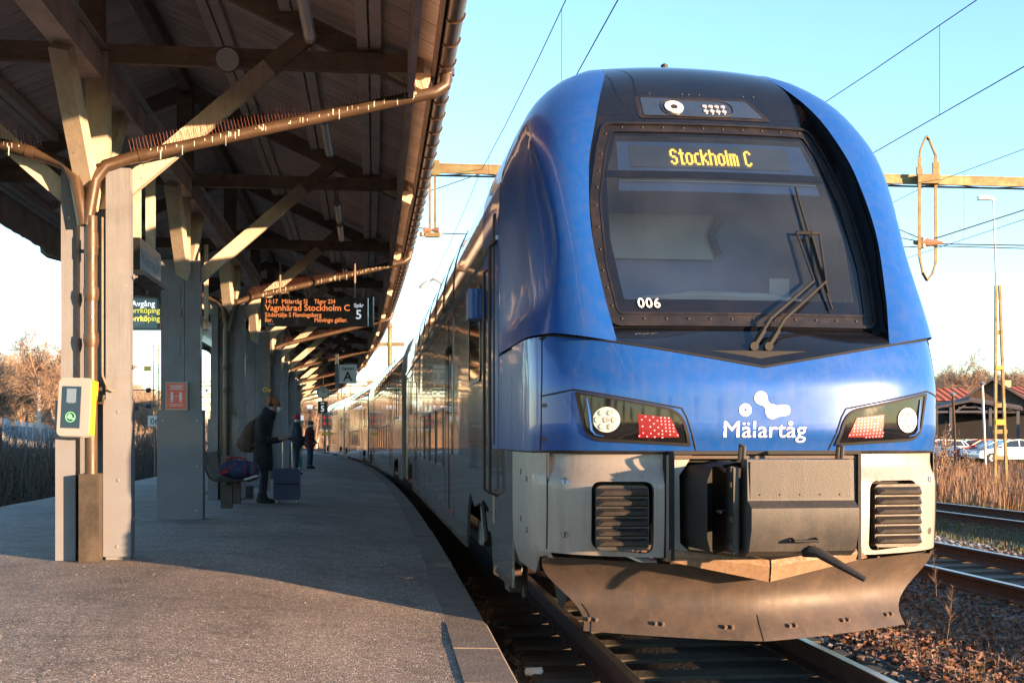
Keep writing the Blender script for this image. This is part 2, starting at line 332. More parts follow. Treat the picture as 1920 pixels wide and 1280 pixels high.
def inside(p, poly):
    x, y = p; c = False; n = len(poly)
    for i in range(n):
        x1, y1 = poly[i]; x2, y2 = poly[(i+1) % n]
        if (y1 > y) != (y2 > y) and x < (x2-x1)*(y-y1)/(y2-y1)+x1: c = not c
    return c
def densify(poly, step):
    o = []
    for i in range(len(poly)):
        a = Vector(poly[i]); b = Vector(poly[(i+1) % len(poly)]); n = max(1, int((b-a).length/step))
        for k in range(n): o.append(tuple(a+(b-a)*k/n))
    return o
def rounded(poly, r, seg=5):
    o = []; n = len(poly)
    for i in range(n):
        p = Vector(poly[i]); a = Vector(poly[i-1])-p; b = Vector(poly[(i+1) % n])-p
        rr = min(r if not isinstance(r, (list, tuple)) else r[i], a.length*.45, b.length*.45)
        if rr < 1e-4: o.append(tuple(p)); continue
        p0 = p+a.normalized()*rr; p1 = p+b.normalized()*rr
        for k in range(seg+1):
            t = k/seg; o.append(tuple(p0*(1-t)**2+p*2*t*(1-t)+p1*t*t))
    return o
def patch(mb, outline, fn, step, off, thick, holes=()):
    ol = densify(outline, step); pts = list(ol); edges = [(i, (i+1) % len(ol)) for i in range(len(ol))]
    hl = []
    for h in holes:
        hh = densify(h, step); b = len(pts); pts += hh; edges += [(b+i, b+(i+1) % len(hh)) for i in range(len(hh))]; hl.append(hh)
    xs = [p[0] for p in ol]; ys = [p[1] for p in ol]
    sx = (max(xs)-min(xs))/max(1, math.ceil((max(xs)-min(xs))/step)); sy = (max(ys)-min(ys))/max(1, math.ceil((max(ys)-min(ys))/step))
    x = min(xs)+sx/2
    while x < max(xs):
        y = min(ys)+sy/2
        while y < max(ys):
            if inside((x, y), ol) and not any(inside((x, y), h) for h in hl): pts.append((x, y))
            y += sy
        x += sx
    ov, oe, of, *_ = delaunay_2d_cdt([Vector(p) for p in pts], edges, [], 0, 1e-5)
    of = [f for f in of if (lambda c: inside(c, ol) and not any(inside(c, h) for h in hl))((sum(ov[i].x for i in f)/len(f), sum(ov[i].y for i in f)/len(f)))]
    mb.add([fn(p.x, p.y, off) for p in ov], of)
    for lp in [ol]+hl:
        n = len(lp); vs = [fn(u, v, off) for u, v in lp]+[fn(u, v, off-thick) for u, v in lp]
        mb.add(vs, [(i, (i+1) % n, (i+1) % n+n, i+n) for i in range(n)])
    return mb
def text_verts(body, size, bold=0., spacing=1., align='LEFT'):
    c = bpy.data.curves.new('t', 'FONT'); c.body = body; c.size = size; c.offset = bold; c.space_character = spacing; c.align_x = align; c.resolution_u = 3
    o = bpy.data.objects.new('t', c); COL.objects.link(o)
    me = bpy.data.meshes.new_from_object(o.evaluated_get(bpy.context.evaluated_depsgraph_get()))
    vs = [(v.co.x, v.co.y) for v in me.vertices]; fs = [tuple(p.vertices) for p in me.polygons]
    bpy.data.objects.remove(o); bpy.data.curves.remove(c); bpy.data.meshes.remove(me)
    return vs, fs
def add_text(mb, body, size, fn, bold=0., spacing=1., align='LEFT', width=None):
    vs, fs = text_verts(body, size, 0, spacing, align)
    if width and vs:
        x0 = min(v[0] for v in vs); x1 = max(v[0] for v in vs); k = width/(x1-x0); vs = [((x-(0 if align == 'LEFT' else 0))*k, y) for x, y in vs]
    b = size*.016 if bold else 0
    for i, (dx, dy) in enumerate([(0, 0), (-b, 0), (b, 0), (0, b), (0, -b)] if b else [(0, 0)]):
        e = Vector((fn(.1, 0)-fn(0, 0))).cross(Vector(fn(0, .1)-fn(0, 0))).normalized()*(.0004*i)
        mb.add([fn(x+dx, y+dy)+e for x, y in vs], fs)
    return mb
def circ(c, r, n=24, sx=1.): return [(c[0]+r*sx*math.cos(2*math.pi*k/n), c[1]+r*math.sin(2*math.pi*k/n)) for k in range(n)]
def smoothstep(t): t = max(0, min(1, t)); return t*t*(3-2*t)
def spl(tab, z):
    # monotone-ish cubic through a table
    n = len(tab)
    if z <= tab[0][0]: return tab[0][1]
    if z >= tab[-1][0]: return tab[-1][1]
    i = max(k for k in range(n-1) if tab[k][0] <= z)
    def sl(k):
        if k == 0: return (tab[1][1]-tab[0][1])/(tab[1][0]-tab[0][0])
        if k == n-1: return (tab[-1][1]-tab[-2][1])/(tab[-1][0]-tab[-2][0])
        a = (tab[k][1]-tab[k-1][1])/(tab[k][0]-tab[k-1][0]); b = (tab[k+1][1]-tab[k][1])/(tab[k+1][0]-tab[k][0])
        return 0 if a*b <= 0 else 2*a*b/(a+b)
    h = tab[i+1][0]-tab[i][0]; t = (z-tab[i][0])/h
    return (2*t**3-3*t*t+1)*tab[i][1]+(t**3-2*t*t+t)*h*sl(i)+(-2*t**3+3*t*t)*tab[i+1][1]+(t**3-t*t)*h*sl(i+1)

# ------------------------------------------------------------------ the line's own curve: lateral distance from the platform edge
def edge(Y): return .66-.098*Y-.0007*Y*Y
def slope(Y): return -.098-.0014*Y
def F(lat, Y, z=0.):
    m = slope(Y); k = 1/math.sqrt(1+m*m)
    return Vector((edge(Y)+lat*k, Y-lat*m*k, z))
def yaw(Y): return math.atan(-slope(Y))
TRK = 1.56
PZ = .38
def plat_z(lat): return PZ-.19*smoothstep((lat+2.4)/2.4)

# ------------------------------------------------------------------ ground and platform
def build_ground():
    mb = MB(); mb.add([(-1500, -300, -.34), (1500, -300, -.34), (1500, 2500, -.34), (-1500, 2500, -.34)], [(0, 1, 2, 3)])
    mb.obj('ground', 'ground_soil', smooth=0, kind='structure')
    mb = MB(); rows = []
    for Y in np.linspace(-25, 230, 90):
        rows.append([F(l, Y, z) for l, z in [(.1, -.33), (.35, -.2), (3.2, -.19), (3.6, -.25), (4.5, -.26), (5.0, -.19), (8.3, -.2), (9.2, -.28), (10, -.19), (12.6, -.2), (13.2, -.33)]])
    mb.grid(rows, True).obj('trackbed', 'ballast_bed', kind='structure')
    mb = MB(); rows = []
    lats = [-6.6, -6.58, -6.55, -5, -3.3, -2.4, -2, -1.6, -1.2, -.8, -.4, -.28]
    for Y in np.linspace(-20, 105, 120):
        rows.append([F(lats[0], Y, -.35)]+[F(l, Y, plat_z(l)+.004*math.sin(Y*1.7+l*2)+(-.02 if l == -6.58 else 0)) for l in lats[1:]]+[F(-.28, Y, -.35)])
    plat = mb.grid(rows, True).obj('platform', 'asphalt', kind='structure')
    # coping stones along the edge, each its own piece
    me = []
    for v in range(4):
        m = MB(); r = random.Random(v); L = 1.0
        j = [r.uniform(-.006, .006) for _ in range(8)]
        m.add([(-.29, .008, -.02), (-.29, L-.008, -.02), (-.29, .01, .006+j[0]), (-.29, L-.01, .006+j[1]), (-.02+j[2], .01, .002), (-.02+j[3], L-.01, .002), (0+j[4], .012, -.025), (0+j[5], L-.012, -.025), (-.01, .012, -.16), (-.01, L-.012, -.16), (-.06, .012, -.3), (-.06, L-.012, -.3)],
              [(0, 2, 3, 1), (2, 4, 5, 3), (4, 6, 7, 5), (6, 8, 9, 7), (8, 10, 11, 9), (0, 4, 2), (0, 8, 6, 4), (0, 10, 8), (1, 3, 5), (1, 5, 7, 9), (1, 9, 11)])
        me.append(m.mesh('edging_stone', 'edge_stone', 40))
    Y = 2.0
    while Y < 92:
        p = F(0, Y, plat_z(0)+random.uniform(-.006, .006))
        link('edging_stone', me[random.randrange(4)], plat, p, (0, random.uniform(-.01, .01), yaw(Y+.5)+random.uniform(-.006, .006))); Y += 1.0
build_ground()

def build_tracks():
    prof = [(-.075, -.17), (.075, -.17), (.075, -.155), (.012, -.135), (.012, -.045), (.036, -.035), (.036, -.004), (.03, 0), (-.03, 0), (-.036, -.004), (-.036, -.035), (-.012, -.045), (-.012, -.135), (-.075, -.155)]
    sl = MB().box((0, 0, -.235), (2.5, .24, .13), bev=.02).mesh('sleeper', 'sleeper', 30)
    clip = MB().box((0, 0, -.165), (.05, .12, .03)).box((.13, 0, -.165), (.05, .12, .03)).mesh('rail_clip', 'rail_side', 30)
    for k, (lat, y0, y1, s0, s1) in enumerate([(TRK, -15, 230, 3.0, 12.), (TRK+4.7, -15, 230, 8, 30), (TRK+9.65, -5, 230, 17, 32)]):
        t = empty('railway_track', (0, 0, 0), kind='structure')
        for s in (-1, 1):
            rows = []
            for Y in np.linspace(y0, y1, 150):
                rows.append([F(lat+s*(.7175+.036)+a, Y, b) for a, b in prof+[prof[0]]])
            mb = MB(); nr = len(rows); mb.grid(rows)
            o = mb.obj('rail', ['rail_side', 'rail_head'], t, 30)
            for i, p in enumerate(o.data.polygons):
                if i % 14 in (6, 7, 8): p.material_index = 1
        Y = s0
        while Y < s1:
            link('sleeper', sl, t, F(lat, Y, 0), (0, 0, yaw(Y)))
            if Y < 12:
                for s in (-1, 1): link('rail_clip', clip, t, F(lat+s*.753-.065, Y, 0), (0, 0, yaw(Y)))
            Y += .62
build_tracks()

def rocks(name, mats, n, fn, smin, smax, label, seed, cat='gravel'):
    r = np.random.default_rng(seed); t = (1+5**.5)/2
    ico = np.array([(-1, t, 0), (1, t, 0), (-1, -t, 0), (1, -t, 0), (0, -1, t), (0, 1, t), (0, -1, -t), (0, 1, -t), (t, 0, -1), (t, 0, 1), (-t, 0, -1), (-t, 0, 1)])/1.9
    fc = np.array([(0, 11, 5), (0, 5, 1), (0, 1, 7), (0, 7, 10), (0, 10, 11), (1, 5, 9), (5, 11, 4), (11, 10, 2), (10, 7, 6), (7, 1, 8), (3, 9, 4), (3, 4, 2), (3, 2, 6), (3, 6, 8), (3, 8, 9), (4, 9, 5), (2, 4, 11), (6, 2, 10), (8, 6, 7), (9, 8, 1)])
    V = []; 
    for i in range(n):
        p = fn(r); s = smin+(smax-smin)*r.random()**2.2
        a = r.uniform(0, 6.28); ca, sa = math.cos(a), math.sin(a)
        v = ico*r.uniform(.6, 1.25, (12, 1))*np.array([s*r.uniform(.7, 1.3), s*r.uniform(.7, 1.3), s*r.uniform(.45, .8)])
        v = v @ np.array([[ca, sa, 0], [-sa, ca, 0], [0, 0, 1]]).T+np.array([p[0], p[1], p[2]+s*.12]); V.append(v)
    V = np.concatenate(V); Fc = (fc[None]+12*np.arange(n)[:, None, None]).reshape(-1, 3)
    me = bpy.data.meshes.new(name); me.from_pydata(V.tolist(), [], Fc.tolist())
    for m in mats: me.materials.append(MATS[m])
    me.polygons.foreach_set('material_index', np.repeat(r.integers(0, len(mats), n), 20)); me.update()
    return link(name, me, kind='stuff', label=label, cat=cat)
def blades(name, mats, n, fn, hmin, hmax, wd, label, seed, lean=.35, cat='grass', segs=1):
    r = np.random.default_rng(seed); V = []; Fc = []; k = 0
    for i in range(n):
        p = fn(r); h = (hmin+(hmax-hmin)*r.random()**1.6)*(p[3] if len(p) > 3 else 1); a = r.uniform(0, 6.28); l = r.uniform(0, lean)*h; b = r.uniform(0, 6.28)
        dx, dy = math.cos(a)*wd, math.sin(a)*wd; lx, ly = math.cos(b)*l, math.sin(b)*l
        V += [(p[0]-dx, p[1]-dy, p[2]), (p[0]+dx, p[1]+dy, p[2]), (p[0]+lx*.35+dx*.7, p[1]+ly*.35+dy*.7, p[2]+h*.6), (p[0]+lx*.35-dx*.7, p[1]+ly*.35-dy*.7, p[2]+h*.6), (p[0]+lx, p[1]+ly, p[2]+h)]
        Fc += [(k, k+1, k+2, k+3), (k+3, k+2, k+4)]; k += 5
    me = bpy.data.meshes.new(name); me.from_pydata(V, [], Fc)
    for m in mats: me.materials.append(MATS[m])
    me.polygons.foreach_set('material_index', np.repeat(r.integers(0, len(mats), n), 2)); me.update()
    return link(name, me, kind='stuff', label=label, cat=cat)
def leaves(name, mats, n, fn, s, label, seed, cat='leaves', flat=.5):
    r = np.random.default_rng(seed); V = []; Fc = []; k = 0
    for i in range(n):
        p = fn(r); q = s*r.uniform(.5, 1.3); d1 = r.normal(size=3)*np.array([1, 1, flat]); d1 /= np.linalg.norm(d1); d2 = np.cross(d1, r.normal(size=3)*np.array([flat, flat, 1])); d2 /= np.linalg.norm(d2)+1e-6
        c = np.array(p[:3])
        V += [tuple(c-d1*q), tuple(c+d2*q*.55+np.array([0, 0, q*.2])), tuple(c+d1*q), tuple(c-d2*q*.55+np.array([0, 0, q*.15]))]; Fc += [(k, k+1, k+2), (k, k+2, k+3)]; k += 4
    me = bpy.data.meshes.new(name); me.from_pydata(V, [], Fc)
    for m in mats: me.materials.append(MATS[m])
    me.polygons.foreach_set('material_index', np.repeat(r.integers(0, len(mats), n), 2)); me.update()
    return link(name, me, kind='stuff', label=label, cat=cat)
def bedz(lat):
    return float(np.interp(lat, [.1, .35, 3.2, 3.6, 4.5, 5, 8.3, 9.2, 10, 12.6, 13.2], [-.33, -.2, -.19, -.25, -.26, -.19, -.2, -.28, -.19, -.2, -.33]))
def strip(l0, l1, y0, y1, pw=1.6, dz=0.):
    def f(r):
        lat = r.uniform(l0, l1); Y = y0+(y1-y0)*r.random()**pw; p = F(lat, Y, bedz(lat)+dz); return (p.x, p.y, p.z)
    return f
def build_ground_cover():
    S4 = ['stone_0', 'stone_1', 'stone_2', 'stone_3']
    def notrail(l0, l1, y0, y1, c):
        def f(r):
            while True:
                lat = r.uniform(l0, l1)
                if abs(abs(lat-c)-.753) > .09: break
            Y = y0+(y1-y0)*r.random()**1.5; p = F(lat, Y, bedz(lat)-(0.0 if abs(lat-c) > 1.2 else .03)); return (p.x, p.y, p.z)
        return f
    rocks('track_ballast', S4, 7000, notrail(.15, 3.5, 4, 14, TRK), .014, .05, 'brown and grey ballast stones around the sleepers in front of the train', 1)
    rocks('ballast_gravel', ['stone_0', 'leaf_b', 'stone_2', 'leaf_a', 'stone_1'], 12000, strip(3.0, 5.0, 5, 22, 1.7), .012, .05, 'reddish gravel with dead leaves between the two nearest tracks', 2)
    rocks('side_track_ballast', ['stone_0', 'stone_1', 'stone_3'], 7000, notrail(4.8, 8.5, 10, 32, TRK+4.7), .02, .055, 'dark ballast between the rails of the empty second track', 3)
    rocks('pale_gravel', ['pale_stone', 'stone_3', 'pale_stone'], 6000, strip(7.6, 9.4, 17, 34, 1.), .025, .06, 'pale grey gravel strip beyond the second track', 4)
    leaves('fallen_leaves', ['leaf_a', 'leaf_b', 'dead_stalk'], 13000, strip(2.9, 5.6, 5, 20, 1.5, .03), .032, 'dry brown leaves lying on the gravel right of the train', 5)
    leaves('litter_scraps', ['litter'], 16, strip(3.1, 5, 6, 14, 1., .05), .03, 'small white scraps of litter on the gravel', 6, 'litter')
    blades('track_weeds', ['dead_stalk', 'dry_grass', 'green_grass'], 7000, strip(3.1, 5.0, 5.5, 24, 1.5), .02, .11, .0028, 'thin dry and green weeds between the rails and the gravel', 7)
    blades('green_verge', ['green_grass', 'dry_grass', 'green_grass'], 16000, strip(8.6, 10.2, 16, 38, 1.), .04, .14, .006, 'short green grass strip beside the third track', 8)
    blades('grass_between_rails', ['green_grass', 'dead_stalk'], 9000, strip(10.2, 12.5, 18, 40, 1.), .03, .12, .006, 'grass growing between the rails of the third track', 9)
    def field(r):
        d = r.random()**1.3; Y = 24+66*d; lat = 13+r.random()*(30+30*d); p = F(lat, Y, -.33)
        return (p.x, p.y, p.z, .75+.5*math.sin(p.x*.7)*math.sin(p.y*.23+1))
    blades('tall_dry_grass', ['dry_grass', 'dead_stalk', 'dry_grass', 'leaf_a'], 70000, field, .2, .85, .010, 'tall orange brown dry grass in front of the parked cars', 10)
    blades('verge_tufts', ['green_grass', 'dry_grass', 'green_grass'], 12000, strip(12.6, 15.5, 20, 45, 1.), .08, .3, .008, 'green and straw tufts along the far side of the third track', 11)
    def lf(r):
        Y = 12+60*r.random()**1.3; lat = -6.8-9*r.random()**1.2; p = F(lat, Y, -.33); hh = .4+.6*smoothstep((-6.7-lat)/2.2)
        return (p.x, p.y, p.z, hh*(1+.3*math.sin(Y*.9+lat)))
    blades('thicket_stalks', ['shrub_dark', 'dead_stalk', 'shrub_dark'], 45000, lf, .5, 2.1, .008, 'dark leafless thicket of stalks left of the platform', 12, .5, 'thicket')
    def lf2(r):
        p = lf(r); return (p[0], p[1], p[2]+r.random()*1.2*p[3])
    leaves('thicket_leaves', ['shrub_leaf', 'shrub_dark', 'leaf_b'], 26000, lf2, .05, 'withered leaves in the thicket left of the platform', 13, 'thicket', 1.)
    # grit lying on the platform asphalt near the camera
    def pl(r):
        lat = -5.5+5.2*r.random(); Y = 4.6+9*r.random()**1.3; p = F(lat, Y, plat_z(lat)+.001); return (p.x, p.y, p.z)
    rocks('platform_grit', ['stone_3', 'pale_stone', 'stone_0'], 5200, pl, .002, .0055, 'loose grit scattered over the asphalt platform', 14)
    # single tall stalks
    for i, (px, Y, h) in enumerate([(4.95, 10.9, .72), (4.2, 11.6, .66), (3.55, 9.6, .5)]):
        m = MB(); r = random.Random(i); p = Vector((px, Y, -.25)); top = p+Vector((r.uniform(-.06, .06), 0, h)); m.tube([p, (p+top)/2+Vector((.01, 0, 0)), top], [.004, .003, .0015], 4)
        for j in range(26):
            t = .35+.65*j/26; q = p.lerp(top, t); a = r.uniform(0, 6.28); l = .09*(1.15-t)
            m.tube([q, q+Vector((math.cos(a)*l, math.sin(a)*l, l*1.1))], [.002, .0012], 3)
        m.obj('dry_weed', 'dead_stalk', label=['tall dry weed beside the second track, rightmost of the three', 'dry weed stalk nearest the inner rail of the second track', 'short dry weed close to the train plough'][i], cat='weed', group='tall dry weeds right of the train')
build_ground_cover()

# ------------------------------------------------------------------ platform canopy
T0, S = 10.85, 5.15
CL = -3.28                       # lateral of the column line
TIE = 4.88; EAVE = 4.84; SL = .465
RIDGE = 6.298
def canopy():
    root = empty('platform_canopy', F(CL, T0, PZ), label='long wooden platform roof with painted trusses over the platform', cat='canopy')
    inv = root.matrix_world  # identity rotation; offset only
    off = Vector(root.location)
    def add(mb, name, m, smooth=30, **k):
        mb.v = [tuple(Vector(p)-off) for p in mb.v]; return mb.obj(name, m, root, smooth, **k)
    ks = range(-3, 15)
    roofz = lambda lat: RIDGE-SL*abs(lat-CL)
    for k in ks:
        Y = T0+S*k
        if k >= -1 or True:
            add(MB().beam(F(CL-2.95, Y, TIE), F(CL+2.95, Y, TIE), .075, .17), 'tie_beam', 'wood_brown')
            add(MB().box(F(CL, Y, (TIE+.1+RIDGE-.3)/2), (.20, .12, RIDGE-.3-TIE-.1)), 'king_post', 'wood_brown')
            for s in (-1, 1):
                a = F(CL+s*3.0, Y+.08, roofz(CL+s*3.0)-.20); b = F(CL+s*.02, Y+.08, roofz(CL)-.22)
                add(MB().beam(a, b, .08, .19), 'rafter', 'wood_brown')
                a = F(CL+s*.16, Y-.02, PZ+3.18); b = F(CL+s*1.95, Y-.02, roofz(CL+s*1.95)-.24)
                # lower part painted cream, seen full width; upper part is brown like the rafters
                t = (TIE-.08-a.z)/(b.z-a.z); m_ = a.lerp(b, t)
                add(MB().beam(a, m_, .09, .16), 'brace', 'wood_cream')
                add(MB().beam(m_, b, .088, .158), 'upper_brace', 'wood_brown')
                # wedge-shaped bracket under each eave
                g = [(CL+s*2.62, TIE-.085), (CL+s*3.02, TIE-.085), (CL+s*2.98, TIE-.26)]
                mb = MB(); mb.prism(g if s > 0 else g[::-1], lambda u, v, d: F(u, Y+d, v), -.05, .05)
                add(mb, 'eave_bracket', 'wood_cream')
            for s in (-1, 1):          # longitudinal struts from the post to the plate beam
                a = F(CL, Y+s*.05, PZ+3.12); b = F(CL, Y+s*1.05, TIE-.28)
                add(MB().beam(a, b, .17, .11, up=(0, s, .6)), 'longitudinal_brace', 'wood_cream')
            add(MB().beam(F(CL, Y+.07, TIE-.12), F(CL, Y+S-.07, TIE-.12), .20, .24), 'plate_beam', 'wood_cream_beam')
            # conduits on the plate beam
            mb = MB()
            for q in range(3): mb.tube([F(CL+.11+.022*q, Y+.1, TIE+.012), F(CL+.11+.022*q, Y+S*.5, TIE+.012+.006*q), F(CL+.11+.022*q, Y+S-.1, TIE+.012)], .009, 6)
            add(mb, 'conduit', 'galvanised')
        for j, lat in enumerate([-2.62, -1.75, -.85, .85, 1.75, 2.45]):
            z = roofz(CL+lat)-.075
            mb = MB(); mb.beam(F(CL+lat-.06, Y+.03, z), F(CL+lat-.06, Y+S-.02, z), .10, .13); mb.beam(F(CL+lat+.06, Y+.03, z+.006), F(CL+lat+.06, Y+S-.02, z+.006), .10, .12)
            add(mb, 'purlin', 'purlin_paint')
        add(MB().beam(F(CL, Y, RIDGE-.14), F(CL, Y+S-.01, RIDGE-.14), .14, .2), 'ridge_beam', 'wood_brown')
        for s in (-1, 1):
            # fascia plank (a ragged lower edge), outer plank, gutter, gutter straps
            mb = MB(); n = 36; rows = [[], []]; top = []; r = random.Random(k*7+s)
            for i in range(n+1):
                yy = Y+S*i/n; rag = r.uniform(-.012, .012)
                rows[0].append(F(CL+s*2.80, yy, roofz(CL+s*2.8)-.47+rag)); rows[1].append(F(CL+s*2.80, yy, roofz(CL+s*2.8)-.03))
            rows2 = [[p+Vector((s*.05, 0, 0)) for p in rw] for rw in rows]
            mb.grid([rows2[1], rows2[0], rows[0], rows[1]])
            add(mb, 'fascia_board', 'wood_cream_beam')
            add(MB().beam(F(CL+s*3.04, Y, EAVE), F(CL+s*3.04, Y+S-.01, EAVE), .03, .13), 'eave_board', 'wood_brown')
            rows = []
            for i in range(13):
                yy = Y+S*i/12; rows.append([F(CL+s*(3.14+.085*math.cos(R(180+a))), yy, EAVE+.02+.085*math.sin(R(180+a))) for a in range(0, 181, 20)]+[F(CL+s*(3.14+.078*math.cos(R(360-a))), yy, EAVE+.02+.078*math.sin(R(360-a))) for a in range(0, 181, 20)])
            add(MB().grid(rows, s < 0), 'gutter', 'gutter_brown')
            if s > 0 or k < 4:
                for i in range(9):
                    yy = Y+S*(i+.5)/9
                    if k < 6:
                        mb = MB(); mb.tube([F(CL+s*(3.14+.092*math.cos(R(180+a))), yy, EAVE+.02+.092*math.sin(R(180+a))) for a in range(-10, 200, 21)], .007, 4); add(mb, 'gutter_strap', 'gutter_brown')
        if k % 2 == 0 and k >= -2:
            for s in (-1, 1):
                # drain pipe from the gutter, slanting in to the column front, then down
                p0 = F(CL+s*3.16, Y-.05, EAVE-.02); p1 = F(CL+s*3.14, Y-.1, EAVE-.17); p1b = F(CL+s*3.05, Y-.12, EAVE-.24); p2 = F(CL+s*.32, Y-.20, 3.90); p3 = F(CL+s*.17, Y-.25, 3.83); p4 = F(CL+s*.08, Y-.27, 3.70); p5 = F(CL+s*.012, Y-.27, 3.30)
                mb = MB(); mb.tube([p0, p1, p1b, p1b.lerp(p2, .02), p1b.lerp(p2, .98), p3, p4, p5], [.062, .056, .054, .054, .054, .054, .054, .054], 14)
                mb.tube([p0+Vector((0, 0, .03)), p0-Vector((0, 0, .04))], .072, 14)
                q = p1b.lerp(p2, .93); mb.tube([q, p1b.lerp(p2, .955)], .060, 14)
                pipe = add(mb, 'drain_pipe', 'pipe_brown')
                mb = MB(); L = (p2-p1b).length; n = 92 if k < 3 else 60; r = random.Random(k+s)
                d = (p2-p1b).normalized()
                for i in range(n):
                    q = p1b.lerp(p2, .01+.98*i/n)+Vector((0, 0, .05)); u = Vector((-.22+r.uniform(-.03, .03), (-.06, .04)[i % 2], 1)).normalized()
                    mb.tube([q, q+u*.115], [.0034, .0024], 3)
                sp = mb; sp.v = [tuple(Vector(p)-off) for p in sp.v]; sp.obj('bird_spikes', 'spike_red', root, 0, kind='stuff')
                if k < 3:
                    mb = MB(); r = random.Random(k*3+s)
                    for i in range(46):
                        t = r.uniform(.05, .92)**1.; q = p1b.lerp(p2, t)+Vector((0, -.052, r.uniform(-.01, .03))); hh = r.uniform(.008, .055)*(1 if r.random() < .8 else 1.7); ww = r.uniform(.002, .006)
                        mb.add([q+Vector((-ww, -.003, .004)), q+Vector((ww, -.003, .004)), q+Vector((ww*.6, -.003+.0, -hh)), q+Vector((-ww*.6, -.003, -hh))], [(0, 1, 2, 3)])
                    mb.v = [tuple(Vector(p)-off) for p in mb.v]; mb.obj('bird_droppings', 'dropping_white', root, 0, kind='stuff')
    # soffit boards running down the slope, each its own board near the camera
    far = MB(); bw = .235; cnt = 0
    dirs = {}
    L = 3.16/math.cos(math.atan(SL))
    bm_ = {}
    for s in (-1, 1):
        for v in range(3):
            m = MB(); m.box((0, 0, 0), (L, bw-.008, .022)); bm_[(s, v)] = m.mesh('roof_board', ['roof_wood', 'roof_wood_b', 'roof_wood'][v], 0)
    Y = T0-3*S
    while Y < T0+15*S-.1:
        for s in (-1, 1):
            c = F(CL+s*1.58, Y, roofz(CL+s*1.58)+.012+random.uniform(-.003, .003)); rot = (0, s*math.atan(SL), yaw(Y))
            if 4.4 < Y < (34 if s > 0 else 26):
                link('roof_board', bm_[(s, random.randrange(3))], root, c-off, rot)
            else:
                m = Matrix.Rotation(yaw(Y), 3, 'Z') @ Matrix.Rotation(s*math.atan(SL), 3, 'Y'); far.cur = 0; far.box(c, (L, bw-.008, .022), m)
        Y += bw
    far.v = [tuple(Vector(p)-off) for p in far.v]; far.obj('roof_board', 'roof_wood', root, 0, kind='stuff')
    # sheet roofing above the boards
    rows = []
    for Yr in np.linspace(T0-3*S-.1, T0+15*S+.1, 70): rows.append([F(CL+l, Yr, roofz(CL+l)+.05) for l in (-3.22, 0, 3.22)])
    add(MB().grid(rows), 'roof_sheet', 'roof_felt', 0)
    # patches: swallow nest clumps of cobweb and peeled paint on one purlin
    return root
CANOPY = canopy()

def fluorescent():
    proto = None
    spots = [(8.3, 9.7), (12.2, 13.6), (16.5, 17.8), (18.1, 19.4), (22.6, 23.2), (23.5, 24.1), (27.6, 28.2), (33.3, 33.9), (38.2, 38.8), (43.5, 44.1), (48.6, 49.2)]
    spots += [(12.2, 13.6), (17.2, 18.6)]
    for i, (a, b) in enumerate(spots):
        la = CL+1.98 if i < 11 else CL-1.98
        t = empty('tube_light', F(la, (a+b)/2, 4.72), rz=yaw(a), label='%s fluorescent tube light under the %s roof slope, counted from the camera' % (['first', 'second', 'third', 'fourth', 'fifth', 'sixth', 'seventh', 'eighth', 'ninth', 'tenth', 'eleventh', 'first', 'second'][i], 'right' if i < 11 else 'left'), cat='lamp', group='fluorescent tube lights under the canopy')
        h = (b-a)/2
        MB().tube([(0, -h, 0), (0, h, 0)], .05, 12).obj('cover', 'tube_white', t)
        MB().tube([(0, -h-.02, 0), (0, -h+.03, 0)], .054, 12).tube([(0, h-.03, 0), (0, h+.02, 0)], .054, 12).obj('end_cap', 'plastic_beige', t)
        MB().box((0, 0, .055), (.06, 2*h, .04)).obj('housing', 'plastic_beige', t)
        MB().tube([(0, h, .03), (.02, h+.12, .1), (.0, h+.25, .02), (.02, h+.4, .14)], .006, 5).tube([(0, 0, .06), (0, 0, .30)], .008, 5).obj('cable', 'plastic_beige', t)
fluorescent()

def speaker():
    t = empty('loudspeaker', F(CL+1.19, T0-.10, TIE-.04), rz=0, label='round loudspeaker with perforated grille on the first roof tie beam', cat='loudspeaker')
    t.rotation_euler = (Vector((0, 0, EYE))-t.location).to_track_quat('-Y', 'Z').to_euler()
    MB().tube([(0, 0, 0), (0, -.04, 0), (0, -.20, 0), (0, -.22, 0)], [.09, .115, .115, .108], 28).obj('housing', 'wood_brown', t)
    mb = MB(); mb.disc((0, -.222, 0), .096, (0, -1, 0), .006, 28); mb.obj('grille', 'wall_white', t)
    mb = MB()
    for ring in range(1, 7):
        for q in range(ring*6): a = q*2*math.pi/(ring*6); mb.disc((ring*.0138*math.cos(a), -.228, ring*.0138*math.sin(a)), .0042, (0, -1, 0), .001, 6)
    mb.disc((0, -.228, 0), .0042, (0, -1, 0), .001, 6)
    mb.obj('grille_holes', 'black_rubber', t, kind='stuff')
speaker()

